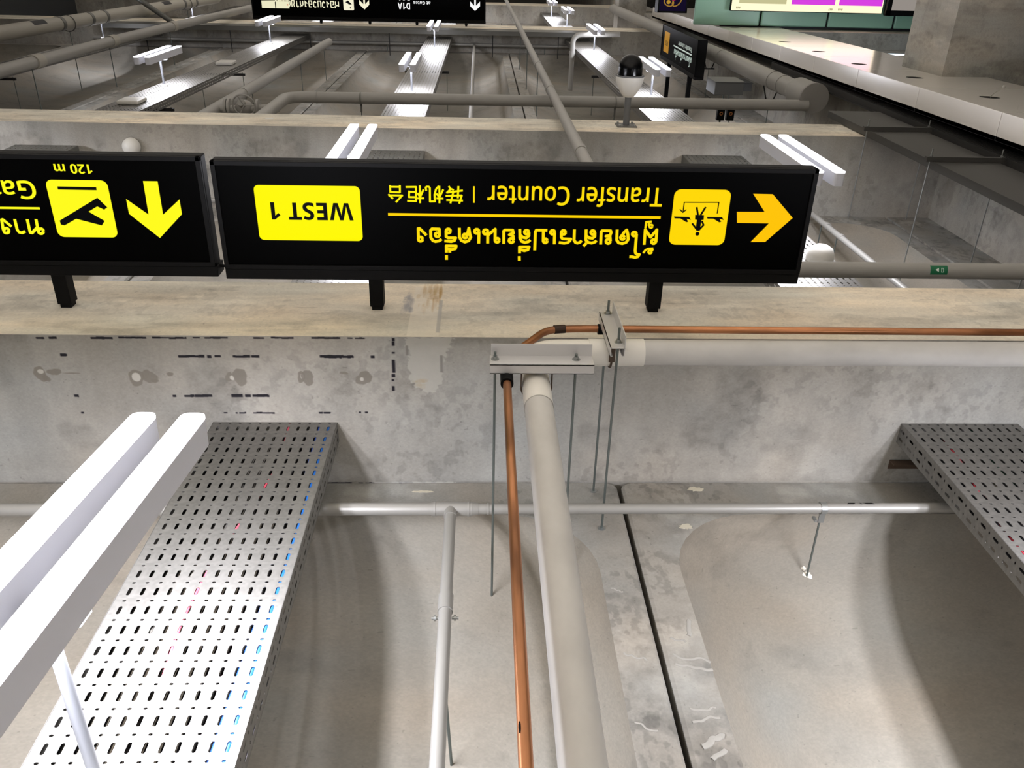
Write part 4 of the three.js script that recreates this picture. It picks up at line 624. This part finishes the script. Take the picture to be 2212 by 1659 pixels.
{ // white panel with a black swoosh emblem
  const [c, x] = canvas(256, 256); x.fillStyle = '#b9b0a8'; x.fillRect(0, 0, 256, 256); x.strokeStyle = '#15151a'; x.lineWidth = 9; for (let k = 0; k < 4; k++) { x.beginPath(); x.ellipse(128, 150 + k * 10, 58 - k * 5, 30 - k * 2, -0.25, 3.3, 6.2); x.stroke(); } x.fillStyle = '#15151a'; x.beginPath(); x.ellipse(128, 120, 52, 12, -0.2, Math.PI, 0); x.fill();
  lightBox('black edged panel with a striped oval emblem beside the magenta board', 8.55, 0.92, 1.8, 2.66, 16.9, signMaterial(c, 0.6), [], 2.7, 'emblem_sign', { frame: 0.09, rail: 0.004, d: 0.1 });
}
{ // dark panel with gold petals
  const [c, x] = canvas(256, 256); x.fillStyle = '#170f2c'; x.fillRect(0, 0, 256, 256); x.lineWidth = 10; x.strokeStyle = '#b58a3a'; x.beginPath(); x.ellipse(165, 92, 44, 34, 0.5, 0, 7); x.stroke(); x.beginPath(); x.ellipse(95, 100, 50, 30, -0.9, 0, 7); x.stroke(); x.fillStyle = '#d2a43a'; x.beginPath(); x.arc(168, 92, 18, 0, 7); x.fill(); x.fillStyle = '#a8205c'; x.beginPath(); x.ellipse(120, 122, 22, 16, -0.6, 0, 7); x.fill();
  lightBox('dark purple emblem sign with gold petals at the far end of the bulkhead', 3.9, 0.56, 2.2, 2.705, 17.1, signMaterial(c, 0.7), [], 2.9, 'emblem_sign', { frame: 0.03, rail: 0.004, d: 0.3 });
}
// galvanised tray on trapeze hangers under the girder
const trayGrey = std(0x504f4c, 0.5, 0.4);
{
  const t = thing('cable_tray', 'plain galvanised cable tray hanging along the girder beside the white bulkhead', 'cable tray');
  part('tray_plate', box(3.84, 4.4, 3.16, 3.163, 4.3, 9.4), trayGrey, t); part('side_flange', box(3.837, 3.84, 3.16, 3.225, 4.3, 9.4), trayGrey, t); part('side_flange', box(4.4, 4.403, 3.16, 3.225, 4.3, 9.4), trayGrey, t);
}
for (const z of [5.4, 7.0, 8.3]) { const k = thing('trapeze_hanger', 'galvanised cross bar on two rods under the tray beside the bulkhead', 'bracket', 'trapeze hangers beside the bulkhead'); part('cross_bar', box(3.77, 4.45, 3.118, 3.159, z - 0.02, z + 0.02), trayGrey, k); for (const x of [3.81, 4.42]) { part('rod', cyl(V(x, 3.05, z), V(x, ceilingY(Math.min(x, 4.24), z) + 0.02, z), 0.006, 8), M.zinc, k); part('nut', hex(0.012, 0.012).translate(x, 3.11, z), M.zinc, k); } }
solo('ribbed_deck', 'ribbed metal sheet coloured near black for the unlit void between the tray and the white bulkhead', 'lining', [...Array(9)].map((_, i) => box(4.48 + i * 0.026, 4.494 + i * 0.026, 3.13, 3.2, 4.3, 13.5)).concat([box(4.47, 5.2, 3.2, 3.22, 4.3, 13.5)]), M.lining);  // near-black colour stands in for the shade of the gap above the bulkhead
for (const [x, y, z, w, h] of [[3.59, 3.31, 12.5, 0.42, 0.17], [4.15, 3.55, 14.2, 0.6, 0.12]]) { const t = thing('junction_box', w < 0.5 ? 'grey metal box under the ceiling beside the capped duct' : 'long grey metal box behind the capped duct', 'box'); part('body', rbox(x - w / 2, x + w / 2, y, y + h, z, z + 0.5, 0.008), M.greyBox, t); part('lid', rbox(x - w / 2 - 0.01, x + w / 2 + 0.01, y - 0.012, y, z - 0.01, z + 0.51, 0.004), M.greyBox, t); part('hanger_rod', cyl(V(x, y + h, z + 0.25), V(x, ceilingY(x, z + 0.25) + 0.02, z + 0.25), 0.008, 6), M.rod, t); }
for (const x of [3.24, 3.37]) { const t = thing('loudspeaker', 'small black speaker with an amber ring under the ceiling behind the camera beam', 'speaker', 'black speakers'); part('case', rbox(x - 0.05, x + 0.05, 3.5, 3.66, 11.5, 11.58, 0.008), M.black, t); part('ring', new THREE.TorusGeometry(0.018, 0.006, 8, 18).translate(x, 3.57, 11.497), std(0xa8662c, 0.5), t); part('bracket', cyl(V(x, 3.66, 11.54), V(x, ceilingY(x, 11.54) + 0.02, 11.54), 0.008, 6), M.rod, t); }

scene.traverse((o) => { if (o.isMesh) { o.castShadow = true; o.receiveShadow = true; } });
renderer.render(scene, camera);
